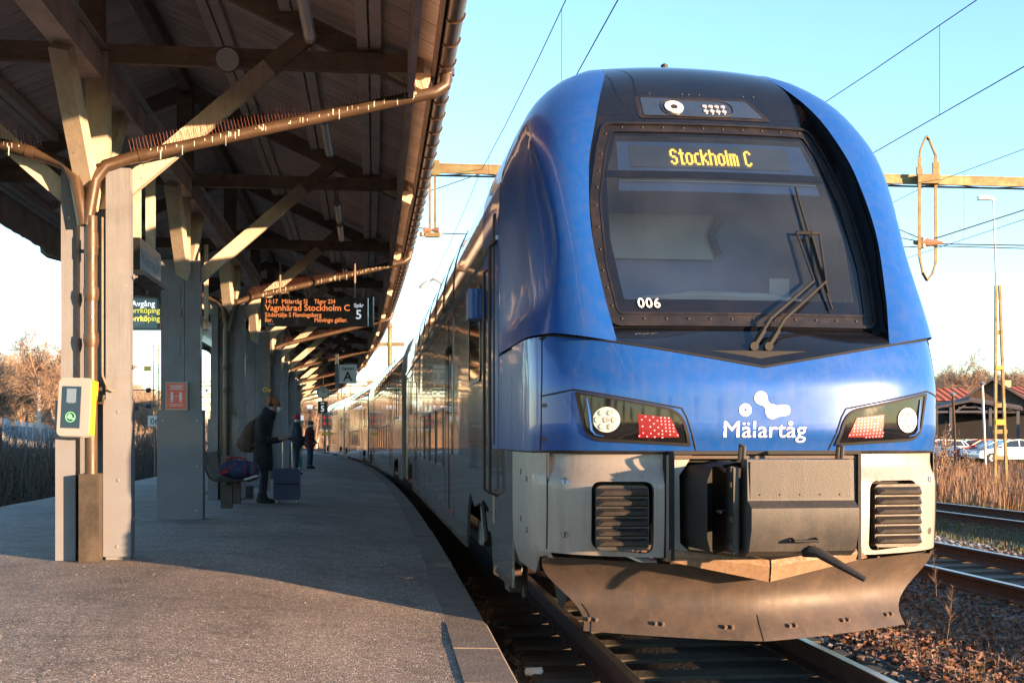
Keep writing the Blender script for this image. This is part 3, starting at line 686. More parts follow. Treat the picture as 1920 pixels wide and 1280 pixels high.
def columns():
    for k in range(-2, 15):
        Yf = T0+S*k-.17             # front face
        pipe = k % 2 == 0
        pos = F(CL+(.05 if k == 0 else -.04), Yf, PZ)
        nm = ['column nearest the camera with the card reader, open sided with a drain pipe', 'solid grey column with the red poster, second from the camera', 'grey column with drain pipe behind the bench, third from the camera'][k] if 0 <= k < 3 else ('grey wooden canopy column number %d along the row from the camera' % (k+1) if k >= 0 else 'grey wooden canopy column behind the camera, %s' % ('nearest it' if k == -1 else 'farther back'))
        t = empty('canopy_column', pos, rz=yaw(Yf), label=nm, cat='column', group='grey wooden columns under the canopy')
        W = .56; H = 3.45
        if pipe:
            # two flanges with a recessed web between them
            MB().box((-.215, .06, H/2), (.13, .12, H)).obj('flange', 'column_grey', t)
            MB().box((.205, .06, H/2), (.21, .12, H)).obj('flange', 'column_grey', t)
            MB().box((-.01, .17, H/2), (.50, .10, H)).obj('web', 'column_grey_b', t)
            MB().box((-.235, .05, .70), (.17, .16, 1.4)).obj('lower_cladding', 'column_grey_b', t)
            MB().box((.205, .045, .72), (.236, .17, 1.38)).obj('lower_cladding', 'column_grey_b', t)
            mb = MB(); mb.tube([(.0, -.10, 3.0), (-.0, -.10, .6)], .054, 16)
            for zz in (2.38, 1.98): mb.tube([(0, -.10, zz), (0, -.10, zz-.06), (0, -.10, zz-.12)], [.064, .068, .058], 16)
            mb.tube([(0, -.10, 2.85), (0, -.10, 2.66)], .060, 16)
            mb.obj('down_pipe', 'pipe_brown', t)
            for zz in (2.75, 1.5, .75):
                MB().box((0, -.03, zz), (.15, .03, .03)).obj('pipe_bracket', 'guard_steel', t)
            g = MB(); g.box((0, -.19, .38), (.165, .012, .76)); g.box((-.078, -.115, .38), (.012, .15, .76)); g.box((.078, -.115, .38), (.012, .15, .76))
            g.obj('pipe_guard', 'guard_steel', t, 0)
            MB().tube([(.085, -.06, 3.0), (.085, -.06, 1.62), (.13, -.05, 1.5), (.17, -.02, 1.48)], .011, 8).obj('cable_pipe', 'wood_brown', t)
        else:
            MB().box((-.10, .09, H/2-.02), (.30, .18, H-.04)).obj('cladding_board', 'column_grey', t)
            MB().box((.155, .09, H/2-.02), (.20, .174, H-.04)).obj('cladding_board', 'column_grey', t)
            MB().box((-.001, .09, .72), (.585, .24, 1.44)).obj('lower_cladding', 'column_grey_b', t)
            MB().box((-.02, -.012, 2.72), (.07, .024, .12)).obj('junction_box', 'column_grey_b', t)
            for z_ in (.25, .9, 1.6, 2.3, 2.95):
                MB().beam((.0, -.001, z_-.15), (.006, -.001, z_+.12), .004, .003, up=(0, 1, 0)).obj('crack', 'black_rubber', t)
        MB().box((0, .17, (TIE-PZ+3.1)/2), (.19, .16, TIE-PZ-3.1)).obj('post', 'wood_cream', t)
        # bolts
        for (x, z) in [(.22, 1.30), (.22, .7), (-.22, 1.3), (.21, .12), (-.21, 3.0)]:
            MB().disc((x, -.04 if z < 1.4 else 0, z), .012, (0, -1, 0), .01, 8).obj('bolt', 'galvanised', t)
        for z in (.35, 1.0, 1.7, 2.5):
            MB().tube([(.29, .06, z), (.36, .06, z)], .010, 6).disc((.325, .06, z), .022, (1, 0, 0), .012, 8).obj('side_bolt', 'galvanised', t)
columns()

# ------------------------------------------------------------------ things on the platform
def rbox(mb, w, d, h, r, c=(0, 0, 0), rot=None):
    poly = rounded([(-w/2, -h/2), (w/2, -h/2), (w/2, h/2), (-w/2, h/2)], r)
    c = Vector(c)
    def fn(u, v, dd):
        p = Vector((u, dd, v)); p = rot @ p if rot is not None else p; return p+c
    return mb.prism(poly, fn, -d/2, d/2)
def platform_things():
    c1 = F(CL+.05, T0-.17, PZ)
    # card reader
    t = empty('card_reader', c1+Vector((-.10, -.19, 1.335)), rz=yaw(10)-.20, label='beige and yellow card reader with black screen on the nearest column', cat='card reader')
    t.rotation_euler = (R(-3), R(1.5), yaw(10)-.20)
    mb = MB(); rbox(mb, .285, .035, .50, .05, (0, .0, 0)); rbox(mb, .30, .085, .515, .05, (0, .058, 0)); mb.obj('housing', 'plastic_beige', t)
    mb = MB(); mb.box((.137, .06, 0), (.032, .10, .47)); mb.obj('side_panel', 'yellow_paint', t)
    mb = MB(); mb.box((-.02, -.021, 0), (.165, .008, .36)); mb.obj('screen', 'window_glass', t)
    mb = MB(); mb.tube([(-.02+.042*math.cos(a), -.027, -.085+.042*math.sin(a)) for a in np.linspace(0, 6.2832, 25)], .0035, 6)
    m = Matrix.Rotation(.6, 3, 'Y'); mb.box((-.028, -.026, -.080), (.032, .003, .042), m); mb.box((.0, -.027, -.098), (.034, .003, .018), Matrix.Rotation(.3, 3, 'Y')); mb.obj('card_symbol', 'green_glow', t)
    mb = MB(); mb.box((-.02, -.0262, .10), (.085, .001, .12)); mb.obj('message_panel', 'cab_wall', t)
    mb = MB()
    for i in range(8): mb.box((-.02, -.0272, .135-.014*i), (.06-.008*(i % 3), .001, .004))
    mb.obj('message_lines', 'galvanised', t)
    MB().tube([(.10, .10, .05), (.20, .11, .05), (.21, .11, .12)], .012, 8).obj('mounting_bracket', 'guard_steel', t)
    # poster on the second column
    c2 = F(CL-.04, T0+S-.17, PZ)
    t = empty('poster', c2+Vector((-.035, -.055, 1.62)), rz=yaw(15), label='small red poster with white figures in a frame on the second column', cat='poster')
    MB().box((0, .002, 0), (.285, .016, .37)).obj('frame', 'plastic_beige', t)
    MB().box((0, -.009, 0), (.25, .006, .335)).obj('sheet', 'red_poster', t)
    mb = MB()
    for sx in (-.055, .055):
        mb.disc((sx, -.0125, .035), .017, (0, -1, 0), .001, 12); mb.box((sx, -.0128, -.01), (.036, .001, .06)); mb.box((sx-.009, -.0128, -.06), (.012, .001, .04)); mb.box((sx+.009, -.0128, -.06), (.012, .001, .04))
    mb.box((0, -.0128, .0), (.05, .001, .006))
    for i in range(3): mb.box((-.0, -.0128, .135-.022*i), (.18-.04*(i % 2), .001, .010))
    for i in range(2): mb.box((0, -.0128, -.11-.02*i), (.17, .001, .006))
    mb.obj('print', 'white_lettering', t)
    # station name sign along the column line
    y = 12.15; L = 1.15
    t = empty('station_name_sign', F(CL+.09, y+L/2, 3.30), rz=yaw(y), label='dark station name sign box hanging between the first two columns', cat='sign')
    MB().box((0, 0, 0), (.13, L, .33)).obj('sign_box', 'sign_black', t, 0)
    MB().box((0, 0, -.19), (.22, L+.08, .05)).obj('tray', 'wood_brown', t, 0)
    mb = MB(); add_text(mb, 'Nyköping C', .19, lambda u, v: Vector((.068, u, v-.05)), .002, align='CENTER', width=.95); mb.obj('lettering', 'galvanised', t, 0)
    for s in (-.45, .33): MB().box((-.0, s, .62), (.09, .09, .92)).obj('hanger', 'wood_cream', t)
    # second sign box past column two
    y = 17.2
    t = empty('platform_sign', F(CL-.02, y+.5, 3.02), rz=yaw(y), label='dark sign box with yellow panel hanging behind the second column', cat='sign')
    MB().box((0, 0, 0), (.12, 1.2, .36)).obj('sign_box', 'sign_black', t, 0); MB().box((.0605, -.2, .0), (.006, .35, .26)).obj('yellow_panel', 'yellow_paint', t, 0)
    for s in (-.45, .45): MB().box((0, s, .75), (.06, .06, 1.2)).obj('hanger', 'wood_cream', t)
    # blue departure monitor
    t = empty('departure_monitor', F(-5.60, 23.4, 3.87), rz=yaw(20)*.2, label='blue departure screen with yellow lines hanging left of the second column', cat='screen')
    MB().box((0, .06, 0), (1.5, .12, .66)).obj('casing', 'sign_black', t, 0)
    MB().box((0, -.004, -.01), (1.42, .01, .58)).obj('display', 'screen_blue', t, 0)
    mb = MB(); add_text(mb, 'Avgång', .155, lambda u, v: Vector((u+.22, -.012, v+.125)), .004); mb.obj('heading', 'screen_white', t, 0)
    mb = MB()
    for i, s in enumerate(('43 Norrköping', '45 Norrköping')): add_text(mb, s, .155, lambda u, v: Vector((u-.10-.0, -.012, v-.005-.155*i)), .005, width=.86)
    mb.obj('departures', 'screen_yellow', t, 0)
    for s in (-.5, .5): MB().tube([(s, .06, .33), (s, .06, 1.3)], .02, 8).obj('hanger', 'wood_brown', t)
    # orange matrix display
    t = empty('train_display', Vector((-3.37, 20.0, 3.60)), rz=.02, label='wide black display with orange train information hanging over the platform', cat='display')
    t.scale = (.91,)*3; W_, H_ = 2.0, .53
    MB().box((0, .07, 0), (W_, .14, H_)).obj('casing', 'sign_black', t, 0)
    MB().box((1.06, .03, .0), (.09, .10, .55)).obj('end_fairing', 'sign_black', t, 0)
    MB().box((1.105, .0, .0), (.008, .16, .56)).obj('edge_trim', 'galvanised', t, 0)
    mb = MB(); X0 = -W_/2+.08
    def T(s, size, x, z, wd): add_text(mb, s, size, lambda u, v: Vector((x+u, -.004, v+z)), .0035, width=wd)
    T('14:17', .115, X0, .155, .22); T('Mälartåg SJ', .115, X0+.31, .155, .47); T('Tågnr 234', .115, X0+.92, .155, .39)
    T('Vagnhärad Stockholm C', .165, X0, .02, 1.58); T('Södertälje S Flemingsberg', .115, X0, -.095, 1.05); T('ller.', .115, X0, -.19, .14); T('Movingo gäller.', .115, X0+.92, -.19, .61)
    mb.obj('orange_text', 'led_orange', t, 0)
    mb = MB(); add_text(mb, 'Spår', .10, lambda u, v: Vector((.74+u, -.004, v+.09)), .002, width=.18); add_text(mb, '5', .24, lambda u, v: Vector((.77+u, -.004, v-.13)), .001); mb.obj('white_text', 'sign_white_glow', t, 0)
    MB().box((-.80, -.006, -.23), (.12, .004, .025)).obj('maker_plate', 'galvanised', t, 0)
    for s in (-.65, .75): MB().tube([(s, .07, .26), (s, .07, .92)], .018, 8).obj('hanger', 'wood_brown', t)
    MB().tube([(-.65, .07, .27), (-.62, .05, .36), (-.5, .05, .36), (-.47, .07, .27)], .02, 8).obj('cable_loop', 'wood_brown', t)
    # carriage position sign
    t = empty('carriage_sign', F(-1.22, 41, 3.68), label='white sign with big black letter A hanging near the roof edge', cat='sign')
    MB().box((.03, .03, 0), (.60, .05, .66)).obj('panel', 'wall_white', t, 0)
    MB().box((-.36, .05, .12), (.12, .1, 1.25)).obj('mounting_post', 'column_grey', t, 0)
    mb = MB(); add_text(mb, 'A', .46, lambda u, v: Vector((u+.03, 0, v-.24)), .012, align='CENTER'); add_text(mb, 'Vagnsläge', .11, lambda u, v: Vector((u+.03, 0, v+.16)), .002, align='CENTER', width=.42); mb.obj('lettering', 'sign_black', t, 0)
    # clock and track number box
    t = empty('station_clock', F(-1.98, 55, 3.58), label='round white station clock hanging at the far end of the canopy', cat='clock')
    MB().disc((0, .06, 0), .29, (0, -1, 0), .10, 28).obj('case', 'sign_black', t); MB().disc((0, -.042, 0), .265, (0, -1, 0), .006, 28).obj('dial', 'wall_white', t)
    mb = MB()
    for i in range(12):
        a = i*math.pi/6; mb.beam((.20*math.sin(a), -.052, .20*math.cos(a)), (.25*math.sin(a), -.052, .25*math.cos(a)), .022, .004, up=(0, 1, 0))
    mb.obj('hour_marks', 'sign_black', t, 0)
    a = R(68); MB().beam((0, -.056, 0), (.15*math.sin(a), -.056, .15*math.cos(a)), .03, .004, up=(0, 1, 0)).obj('hour_hand', 'sign_black', t, 0)
    a = R(4); MB().beam((0, -.06, 0), (.22*math.sin(a), -.06, .22*math.cos(a)), .02, .004, up=(0, 1, 0)).obj('minute_hand', 'sign_black', t, 0)
    MB().tube([(0, .03, .28), (0, .03, 1.2)], .02, 6).obj('hanger', 'sign_black', t)
    t = empty('track_number_sign', F(-2.0, 55.3, 2.90), label='small black sign box with white number 5 below the clock', cat='sign')
    MB().box((0, .06, 0), (.44, .16, .56)).obj('sign_box', 'sign_black', t, 0)
    mb = MB(); add_text(mb, '5', .38, lambda u, v: Vector((u, -.024, v-.2)), .003, align='CENTER'); add_text(mb, 'Spår', .10, lambda u, v: Vector((u, -.024, v+.16)), .001, align='CENTER'); mb.obj('lettering', 'sign_white_glow', t, 0)
    MB().tube([(0, .06, .28), (0, .06, .42)], .03, 6).obj('hanger', 'sign_black', t)
    # cream box at a column foot, litter bin, yellow post
    t = empty('bin', F(CL+.26, 12.6, PZ), label='grey litter bin fixed on the far side of the nearest column', cat='bin')
    MB().tube([(-.42, 0, .35), (-.42, 0, .38), (-.42, 0, .68), (-.42, 0, .70)], [.10, .11, .11, .10], 16).obj('bin_body', 'guard_steel', t); MB().tube([(-.42, 0, .70), (-.42, 0, .715)], .118, 16).obj('rim', 'galvanised', t); MB().box((-.42, 0, .2), (.04, .04, .4)).obj('post', 'guard_steel', t)
    MB().box(F(CL+.30, 21.4, PZ+.11), (.14, .14, .22)).obj('stone_block', 'edge_stone', label='pale stone block at the foot of a column behind the man', cat='block')
    t = empty('notice_post', F(CL+.42, 24.0, PZ), label='dark yellow post with a small sign between the columns', cat='post')
    MB().box((0, 0, 1.6), (.11, .05, 3.2)).obj('pole', 'wood_brown', t, 0); mb = MB(); add_text(mb, 'Oo', .13, lambda u, v: Vector((u, -.03, v+2.0)), .003, align='CENTER'); mb.obj('lettering', 'yellow_paint', t, 0)
    # sign plate '06' on the left
    t = empty('distance_plate', (-10.8, 35.5, -.33), label='white number plate 06 on a thin post left of the second column', cat='sign')
    MB().tube([(0, 0, 0), (0, 0, 2.5)], .03, 6).obj('post', 'wood_brown', t); MB().box((0, -.03, 2.3), (.42, .02, .32)).obj('plate', 'wall_white', t, 0)
    mb = MB(); add_text(mb, '06', .26, lambda u, v: Vector((u, -.043, v+2.2)), .004, align='CENTER'); mb.obj('lettering', 'sign_black', t, 0)
platform_things()

def bench():
    p = F(0, 17.9, PZ); t = empty('bench', Vector((-4.28, 17.9, PZ)), rz=yaw(18), label='dark perforated metal bench on a concrete foot beside the third column', cat='bench')
    # seat runs along the platform, seen end-on; curved perforated sheet
    prof = [(-.42, .86), (-.40, .74), (-.37, .58), (-.33, .48), (-.25, .425), (-.1, .41), (.1, .42), (.22, .43), (.27, .41)]
    for i in range(9):
        y0 = -.05+i*.18
        mb = MB()
        rows = [[Vector((x, y0, z)) for x, z in prof], [Vector((x, y0+.12, z)) for x, z in prof]]
        mb.grid(rows); mb.grid([[q-Vector((0, 0, .018)) for q in r] for r in rows], True)
        mb.obj('seat_slat', 'guard_steel', t)
    MB().tube([(x, -.07, z) for x, z in prof], .014, 8).obj('end_rail', 'dark_steel', t); MB().tube([(x, 1.6, z) for x, z in prof], .014, 8).obj('end_rail', 'dark_steel', t)
    MB().beam((-.1, -.1, .38), (-.1, 1.6, .38), .08, .05).obj('seat_beam', 'dark_steel', t)
    for y in (.10, 1.25): MB().box((-.08, y, .18), (.17, .12, .36)).obj('leg', 'dark_steel', t)
    MB().beam((.20, -.07, .44), (.40, -.09, .50), .05, .03).obj('armrest', 'galvanised', t)
    # duffel bag on the bench
    b = empty('duffel_bag', Vector((-4.26, 18.25, PZ+.43)), rz=yaw(18), label='blue duffel bag with red trim lying on the bench', cat='bag')
    rings = []
    for i in range(15):
        a = i/14; u = math.sin(a*math.pi)**.35; rings.append((Vector((-.29+.56*a, 0, .155+.01*math.sin(a*9))), max(.02, .15*u), max(.02, .17*u), R(90)))
    mb = MB(); mb.loft(rings, 22); mb.obj('bag_body', 'bag_blue', b, 60)
    mb = MB(); rings = [(Vector((.20+.13*a, 0, .14)), max(.02, .14*math.sin((.35+.65*a)*math.pi)**.4), max(.02, .16*math.sin((.35+.65*a)*math.pi)**.4), R(90)) for a in np.linspace(0, .97, 6)]; mb.loft(rings, 18).obj('end_pocket', 'bag_purple', b, 60)
    mb = MB()
    for xx in (-.17, .12): mb.tube([(xx, .165*math.cos(a), .155+.158*math.sin(a)) for a in np.linspace(-.9, 4.0, 18)], .007, 5)
    mb.tube([(-.26, -.13, .13), (-.1, -.17, .17), (.0, -.17, .26)], .008, 5); mb.obj('piping', 'bag_red', b)
    mb = MB(); mb.box((-.20, -.165, .11), (.14, .012, .035), Matrix.Rotation(R(-14), 3, 'Y')); mb.obj('luggage_tag', 'bag_red', b)
    mb = MB(); mb.tube([(-.17, 0, .31), (-.12, -.05, .35), (0, -.06, .33), (.12, -.02, .31)], .010, 6).tube([(-.17, 0, .31), (-.10, .05, .34), (.02, .05, .34), (.12, -.0, .31)], .010, 6).obj('handle', 'bag_red', b)
bench()
MB().tube([(.10, 8.15, -.17), (.20, 8.10, -.165), (.205, 8.10, -.165)], [.028, .038, .034], 14).obj('paper_cup', 'wall_white', label='crumpled white paper cup lying beside the rail under the platform edge', cat='cup')

def suitcase(loc, rz, sc_, mm, label, handle=True):
    t = empty('suitcase', loc, rz=rz, label=label, cat='suitcase'); t.scale = (sc_,)*3
    mb = MB(); rbox(mb, .41, .21, .50, .05, (0, 0, .305)); mb.obj('shell', mm, t)
    for i in range(6):
        x = -.165+.066*i; MB().box((x, -.108, .31), (.026, .012, .42)).obj('rib', mm, t)
    MB().box((0, -.112, .31), (.40, .01, .02)).obj('band', 'black_rubber', t)
    for sx in (-.155, .155):
        for sy in (-.07, .07):
            m = MB(); m.tube([(sx-.012, sy, .028), (sx+.012, sy, .028)], .028, 12).box((sx, sy, .045), (.04, .035, .03)); m.obj('castor', 'black_rubber' if sy > 0 else 'galvanised', t)
    if handle:
        for sx in (-.075, .075): MB().tube([(sx, .06, .55), (sx*.95, .06, .98)], .011, 8).tube([(sx, .06, .55), (sx, .06, .76)], .014, 8).obj('telescopic_rod', 'chrome', t)
        MB().tube([(-.075, .06, .97), (-.07, .06, 1.02), (.07, .06, 1.02), (.075, .06, .97)], .017, 8).obj('grip', 'black_rubber', t)
    return t
suitcase(Vector((-3.70, 19.3, PZ)), .12, 1.04, 'case_blue', 'dark blue ribbed suitcase with raised handle beside the man in black')
suitcase(Vector((-7.55, 41.2, PZ)), .3, .82, 'case_teal', 'teal suitcase standing beside the distant person in dark red')

def skin_obj(name, nodes, edges, m, parent, root=0, sub=2):
    me = bpy.data.meshes.new(name); me.from_pydata([n[:3] for n in nodes], edges, []); me.materials.append(MATS[m])
    o = link(name, me, parent)
    md = o.modifiers.new('s', 'SKIN'); md.use_smooth_shade = True
    for i, n in enumerate(nodes):
        sv = me.skin_vertices[0].data[i]; r = n[3]; sv.radius = (r, n[4] if len(n) > 4 else r); sv.use_root = (i == root)
    s2 = o.modifiers.new('d', 'SUBSURF'); s2.levels = sub; s2.render_levels = sub
    return o
def person_man():
    # faces local +x, looks down at a phone
    t = empty('person', Vector((-4.13, 19.45, PZ)), rz=R(2), label='person in long black coat, orange beanie and face mask looking at a phone', cat='person')
    body = [(0, 0, .93, .13, .14), (.0, 0, 1.12, .12, .14), (.04, 0, 1.30, .09, .11), (.10, 0, 1.45, .06, .06), (.15, 0, 1.53, .055, .055), (.19, 0, 1.60, .085, .075), (.20, 0, 1.66, .09, .08),
            (0, .09, .88, .09), (.02, .10, .50, .058), (-.04, .10, .12, .042), (-.02, .10, .05, .045), (.12, .10, .035, .035),
            (0, -.09, .88, .09), (.05, -.09, .50, .058), (.02, -.10, .12, .042), (.04, -.10, .05, .045), (.18, -.10, .035, .035),
            (.03, .15, 1.34, .04), (.02, .22, 1.10, .035), (.20, .15, 1.02, .036), (.30, .11, 1.06, .025),
            (.03, -.15, 1.34, .04), (.02, -.22, 1.10, .035), (.20, -.17, 1.02, .036), (.33, -.10, 1.07, .025)]
    E = [(0, 1), (1, 2), (2, 3), (3, 4), (4, 5), (5, 6), (0, 7), (7, 8), (8, 9), (9, 10), (10, 11), (0, 12), (12, 13), (13, 14), (14, 15), (15, 16), (2, 17), (17, 18), (18, 19), (19, 20), (2, 21), (21, 22), (22, 23), (23, 24)]
    skin_obj('body', body, E, 'skin', t)
    # face: nose and brow under the hat
    skin_obj('trousers', [(0, 0, .92, .15, .15), (0, .09, .80, .098), (.02, .10, .50, .072), (-.02, .10, .30, .06), (-.04, .10, .10, .058), (0, -.09, .80, .098), (.05, -.09, .50, .072), (.04, -.1, .3, .06), (.02, -.10, .10, .058)], [(0, 1), (1, 2), (2, 3), (3, 4), (0, 5), (5, 6), (6, 7), (7, 8)], 'cloth_navy', t)
    for s, x in ((1, -.03), (-1, .03)):
        mb = MB(); mb.loft([((x+.03, s*.10, .0), .115, .045, 0), ((x+.05, s*.10, .02), .15, .052, 0), ((x+.04, s*.10, .055), .135, .048, 0), ((x+.0, s*.10, .09), .075, .048, 0), ((x-.01, s*.10, .16), .058, .055, 0)], 18).obj('shoe', 'cloth_black', t, 60)
    mb = MB(); mb.loft([((.0, 0, .53), .155, .20, 0), ((.0, 0, .70), .158, .20, 0), ((-.0, 0, .92), .150, .19, 0), ((-.01, 0, 1.08), .142, .19, R(4)), ((.0, 0, 1.22), .150, .21, R(8)), ((.03, 0, 1.34), .142, .225, R(14)), ((.06, 0, 1.42), .118, .19, R(20)), ((.09, 0, 1.47), .09, .12, R(25))], 26)
    mb.obj('coat', 'cloth_black', t, 60)
    mb = MB(); mb.loft([((.08, 0, 1.40), .105, .13, R(20)), ((.09, 0, 1.46), .125, .13, R(25)), ((.11, 0, 1.51), .12, .12, R(25)), ((.12, 0, 1.55), .10, .105, R(25))], 22).obj('hood', 'cloth_black', t, 60)
    for s, e in ((1, (.31, .12, 1.06)), (-1, (.31, -.11, 1.06))):
        skin_obj('sleeve', [(.02, s*.17, 1.36, .085), (.0, s*.235, 1.22, .075), (.02, s*.235, 1.08, .068), (.13, s*.19, 1.02, .06), (e[0]-.02, e[1], e[2]-.01, .048)], [(0, 1), (1, 2), (2, 3), (3, 4)], 'cloth_black', t)
    # hand with fingers round the phone
    for s, hx in ((-1, .36), (1, .33)):
        y0 = s*.11
        mb = MB(); mb.loft([((hx-.03, y0, 1.062), .02, .026, R(80)), ((hx+.0, y0, 1.068), .018, .040, R(80)), ((hx+.045, y0, 1.072), .014, .042, R(80))], 14).obj('hand', 'skin', t, 60)
        for q in range(4):
            yy = y0-.030+.020*q; ln = [.05, .062, .066, .055][q]
            MB().tube([(hx+.035, yy, 1.072), (hx+.035+ln*.5, yy, 1.066), (hx+.035+ln*.8, yy*.98, 1.078), (hx+.035+ln*.75, yy*.96, 1.095)], [.0095, .009, .008, .006], 7).obj('finger', 'skin', t, 60)
        MB().tube([(hx, y0-s*.03, 1.075), (hx+.03, y0-s*.052, 1.092), (hx+.055, y0-s*.05, 1.103)], [.012, .010, .008], 7).obj('thumb', 'skin', t, 60)
    # head wear
    mb = MB(); mb.loft([((.185, 0, 1.615), .112, .098, R(14)), ((.18, 0, 1.655), .115, .10, R(14)), ((.175, 0, 1.70), .105, .092, R(14)), ((.175, 0, 1.735), .075, .068, R(14)), ((.18, 0, 1.75), .03, .03, R(14))], 24).obj('beanie', 'cloth_orange', t, 60)
    mb = MB(); mb.tube([(.15+.0*a, .10*math.cos(a), 1.64+.115*math.sin(a)) for a in np.linspace(-.1, math.pi+.1, 20)], .011, 8); mb.disc((.15, -.115, 1.62), .035, (0, 1, 0), .03, 16); mb.disc((.15, .085, 1.62), .035, (0, 1, 0), .03, 16); mb.obj('headphones', 'black_rubber', t)
    mb = MB(); mb.loft([((.255, 0, 1.505), .03, .045, R(70)), ((.265, 0, 1.545), .045, .066, R(30)), ((.275, 0, 1.58), .035, .062, R(10))], 16).obj('face_mask', 'mask_white', t, 60)
    mb = MB(); mb.tube([(.16, -.088, 1.63), (.22, -.086, 1.59), (.25, -.06, 1.58)], .003, 4).tube([(.16, .088, 1.63), (.22, .086, 1.59), (.25, .06, 1.58)], .003, 4).obj('mask_strap', 'mask_white', t)
    mb = MB(); mb.loft([((.292, 0, 1.595), .014, .014, R(20)), ((.283, 0, 1.615), .014, .010, R(20))], 10).obj('nose', 'skin', t, 60)
    for s in (-1, 1): MB().disc((.272, s*.03, 1.612), .008, (1, 0, 0), .004, 8).obj('eye', 'cloth_black', t)
    # phone and backpack are things carried
    ph = empty('phone', Vector((-4.13+.42, 19.45-.10, PZ+1.09)), rz=R(2), label='smartphone held in front of the person in black', cat='phone')
    MB().box((0, 0, 0), (.145, .07, .009), Matrix.Rotation(R(-8), 3, 'Y')).obj('phone_case', 'black_rubber', ph)
    bp = empty('backpack', Vector((-4.13-.22, 19.45, PZ+1.10)), rz=R(2), label='brown backpack on the back of the person in black', cat='backpack')
    mb = MB(); mb.loft([((-.02, 0, -.27), .04, .07, 0), ((-.035, 0, -.245), .115, .135, 0), ((-.05, 0, -.12), .145, .155, 0), ((-.03, 0, .03), .135, .155, R(8)), ((.02, 0, .15), .105, .145, R(18)), ((.08, 0, .235), .06, .11, R(28)), ((.11, 0, .26), .02, .05, R(28))], 24).obj('pack', 'cloth_brown', bp, 60)
    mb = MB(); mb.loft([((-.13, 0, -.21), .04, .10, 0), ((-.165, 0, -.15), .055, .115, 0), ((-.16, 0, -.05), .045, .11, 0), ((-.13, 0, .0), .02, .08, 0)], 18).obj('front_pocket', 'cloth_brown', bp, 60)
    for s in (-1, 1): MB().tube([(.08, s*.09, .25), (.17, s*.10, .33), (.28, s*.11, .30), (.30, s*.12, .12), (.20, s*.14, -.05), (.03, s*.13, -.18)], .018, 8).obj('shoulder_strap', 'cloth_brown', bp)
person_man()
def person_far(x, Y, rz, coat, label, pants='cloth_jeans', hat=None, h=1.68, bag=True):
    t = empty('person', Vector((x, Y, PZ)), rz=rz, label=label, cat='person'); t.scale = (h/1.72,)*3
    body = [(0, 0, .93, .12, .13), (.0, 0, 1.15, .12, .13), (.01, 0, 1.36, .09, .11), (.02, 0, 1.48, .06, .06), (.04, 0, 1.56, .06, .06), (.06, 0, 1.63, .09, .078), (.06, 0, 1.68, .085, .075),
            (0, .09, .88, .09), (.02, .10, .50, .06), (.0, .10, .10, .045), (.10, .10, .04, .04), (0, -.09, .88, .09), (.02, -.10, .50, .06), (-.02, -.10, .10, .045), (.08, -.10, .04, .04)]
    skin_obj('body', body, [(0, 1), (1, 2), (2, 3), (3, 4), (4, 5), (5, 6), (0, 7), (7, 8), (8, 9), (9, 10), (0, 11), (11, 12), (12, 13), (13, 14)], 'skin', t)
    skin_obj('trousers', [(0, 0, .92, .15, .15), (0, .09, .80, .10), (.02, .10, .50, .075), (.0, .10, .10, .06), (0, -.09, .80, .10), (.02, -.09, .50, .075), (-.02, -.10, .10, .06)], [(0, 1), (1, 2), (2, 3), (0, 4), (4, 5), (5, 6)], pants, t)
    MB().loft([((.0, 0, .78), .17, .21, 0), ((.0, 0, .95), .175, .215, 0), ((0, 0, 1.2), .165, .21, 0), ((.01, 0, 1.38), .15, .22, R(6)), ((.02, 0, 1.46), .11, .15, R(8)), ((.03, 0, 1.52), .08, .09, 0)], 22).obj('jacket', coat, t, 60)
    for s in (-1, 1):
        skin_obj('sleeve', [(.0, s*.17, 1.38, .085), (.0, s*.24, 1.18, .075), (.08, s*.22, .98, .065), (.20, s*.16, .93, .052)], [(0, 1), (1, 2), (2, 3)], coat, t)
        MB().loft([((.20, s*.15, .93), .03, .03, R(80)), ((.25, s*.13, .92), .022, .038, R(80)), ((.29, s*.12, .90), .012, .03, R(80))], 10).obj('hand', 'skin', t, 60)
        MB().loft([((.04, s*.10, .0), .13, .05, 0), ((.05, s*.10, .05), .13, .05, 0), ((.0, s*.10, .12), .06, .055, 0)], 14).obj('shoe', 'cloth_black', t, 60)
    MB().loft([((.035, 0, 1.60), .10, .09, 0), ((.03, 0, 1.66), .108, .095, 0), ((.03, 0, 1.71), .09, .08, 0), ((.03, 0, 1.745), .04, .04, 0)], 18).obj('hat', hat or 'cloth_black', t, 60)
    MB().loft([((.06, 0, 1.53), .09, .09, R(10)), ((.06, 0, 1.57), .085, .085, R(10))], 14).obj('scarf', 'plastic_beige', t, 60)
    if bag: 
        b = empty('shoulder_bag', Vector((x, Y, PZ))+Matrix.Rotation(rz, 3, 'Z') @ Vector((-.23, -.08, 1.0))*(h/1.72), rz=rz, label='dark bag on the back of the distant person in dark red', cat='bag')
        MB().loft([((0, 0, -.16), .06, .13, 0), ((-.02, 0, -.08), .09, .16, 0), ((-.01, 0, .1), .08, .15, 0), ((0, 0, .17), .04, .10, 0)], 18).obj('bag_body', 'cloth_navy', b, 60)
        MB().tube([(0, .1, .15), (.15, .12, .38), (.3, .1, .25)], .015, 6).obj('strap', 'cloth_navy', b)
person_far(-7.10, 41.2, R(-12), 'cloth_maroon', 'distant person in dark red jacket and jeans standing on the platform', hat='cloth_brown', h=1.66)
person_far(-6.32, 34.3, R(20), 'cloth_navy', 'person in dark clothes half hidden behind the far columns', pants='cloth_navy', hat='bag_red', h=1.74, bag=False)

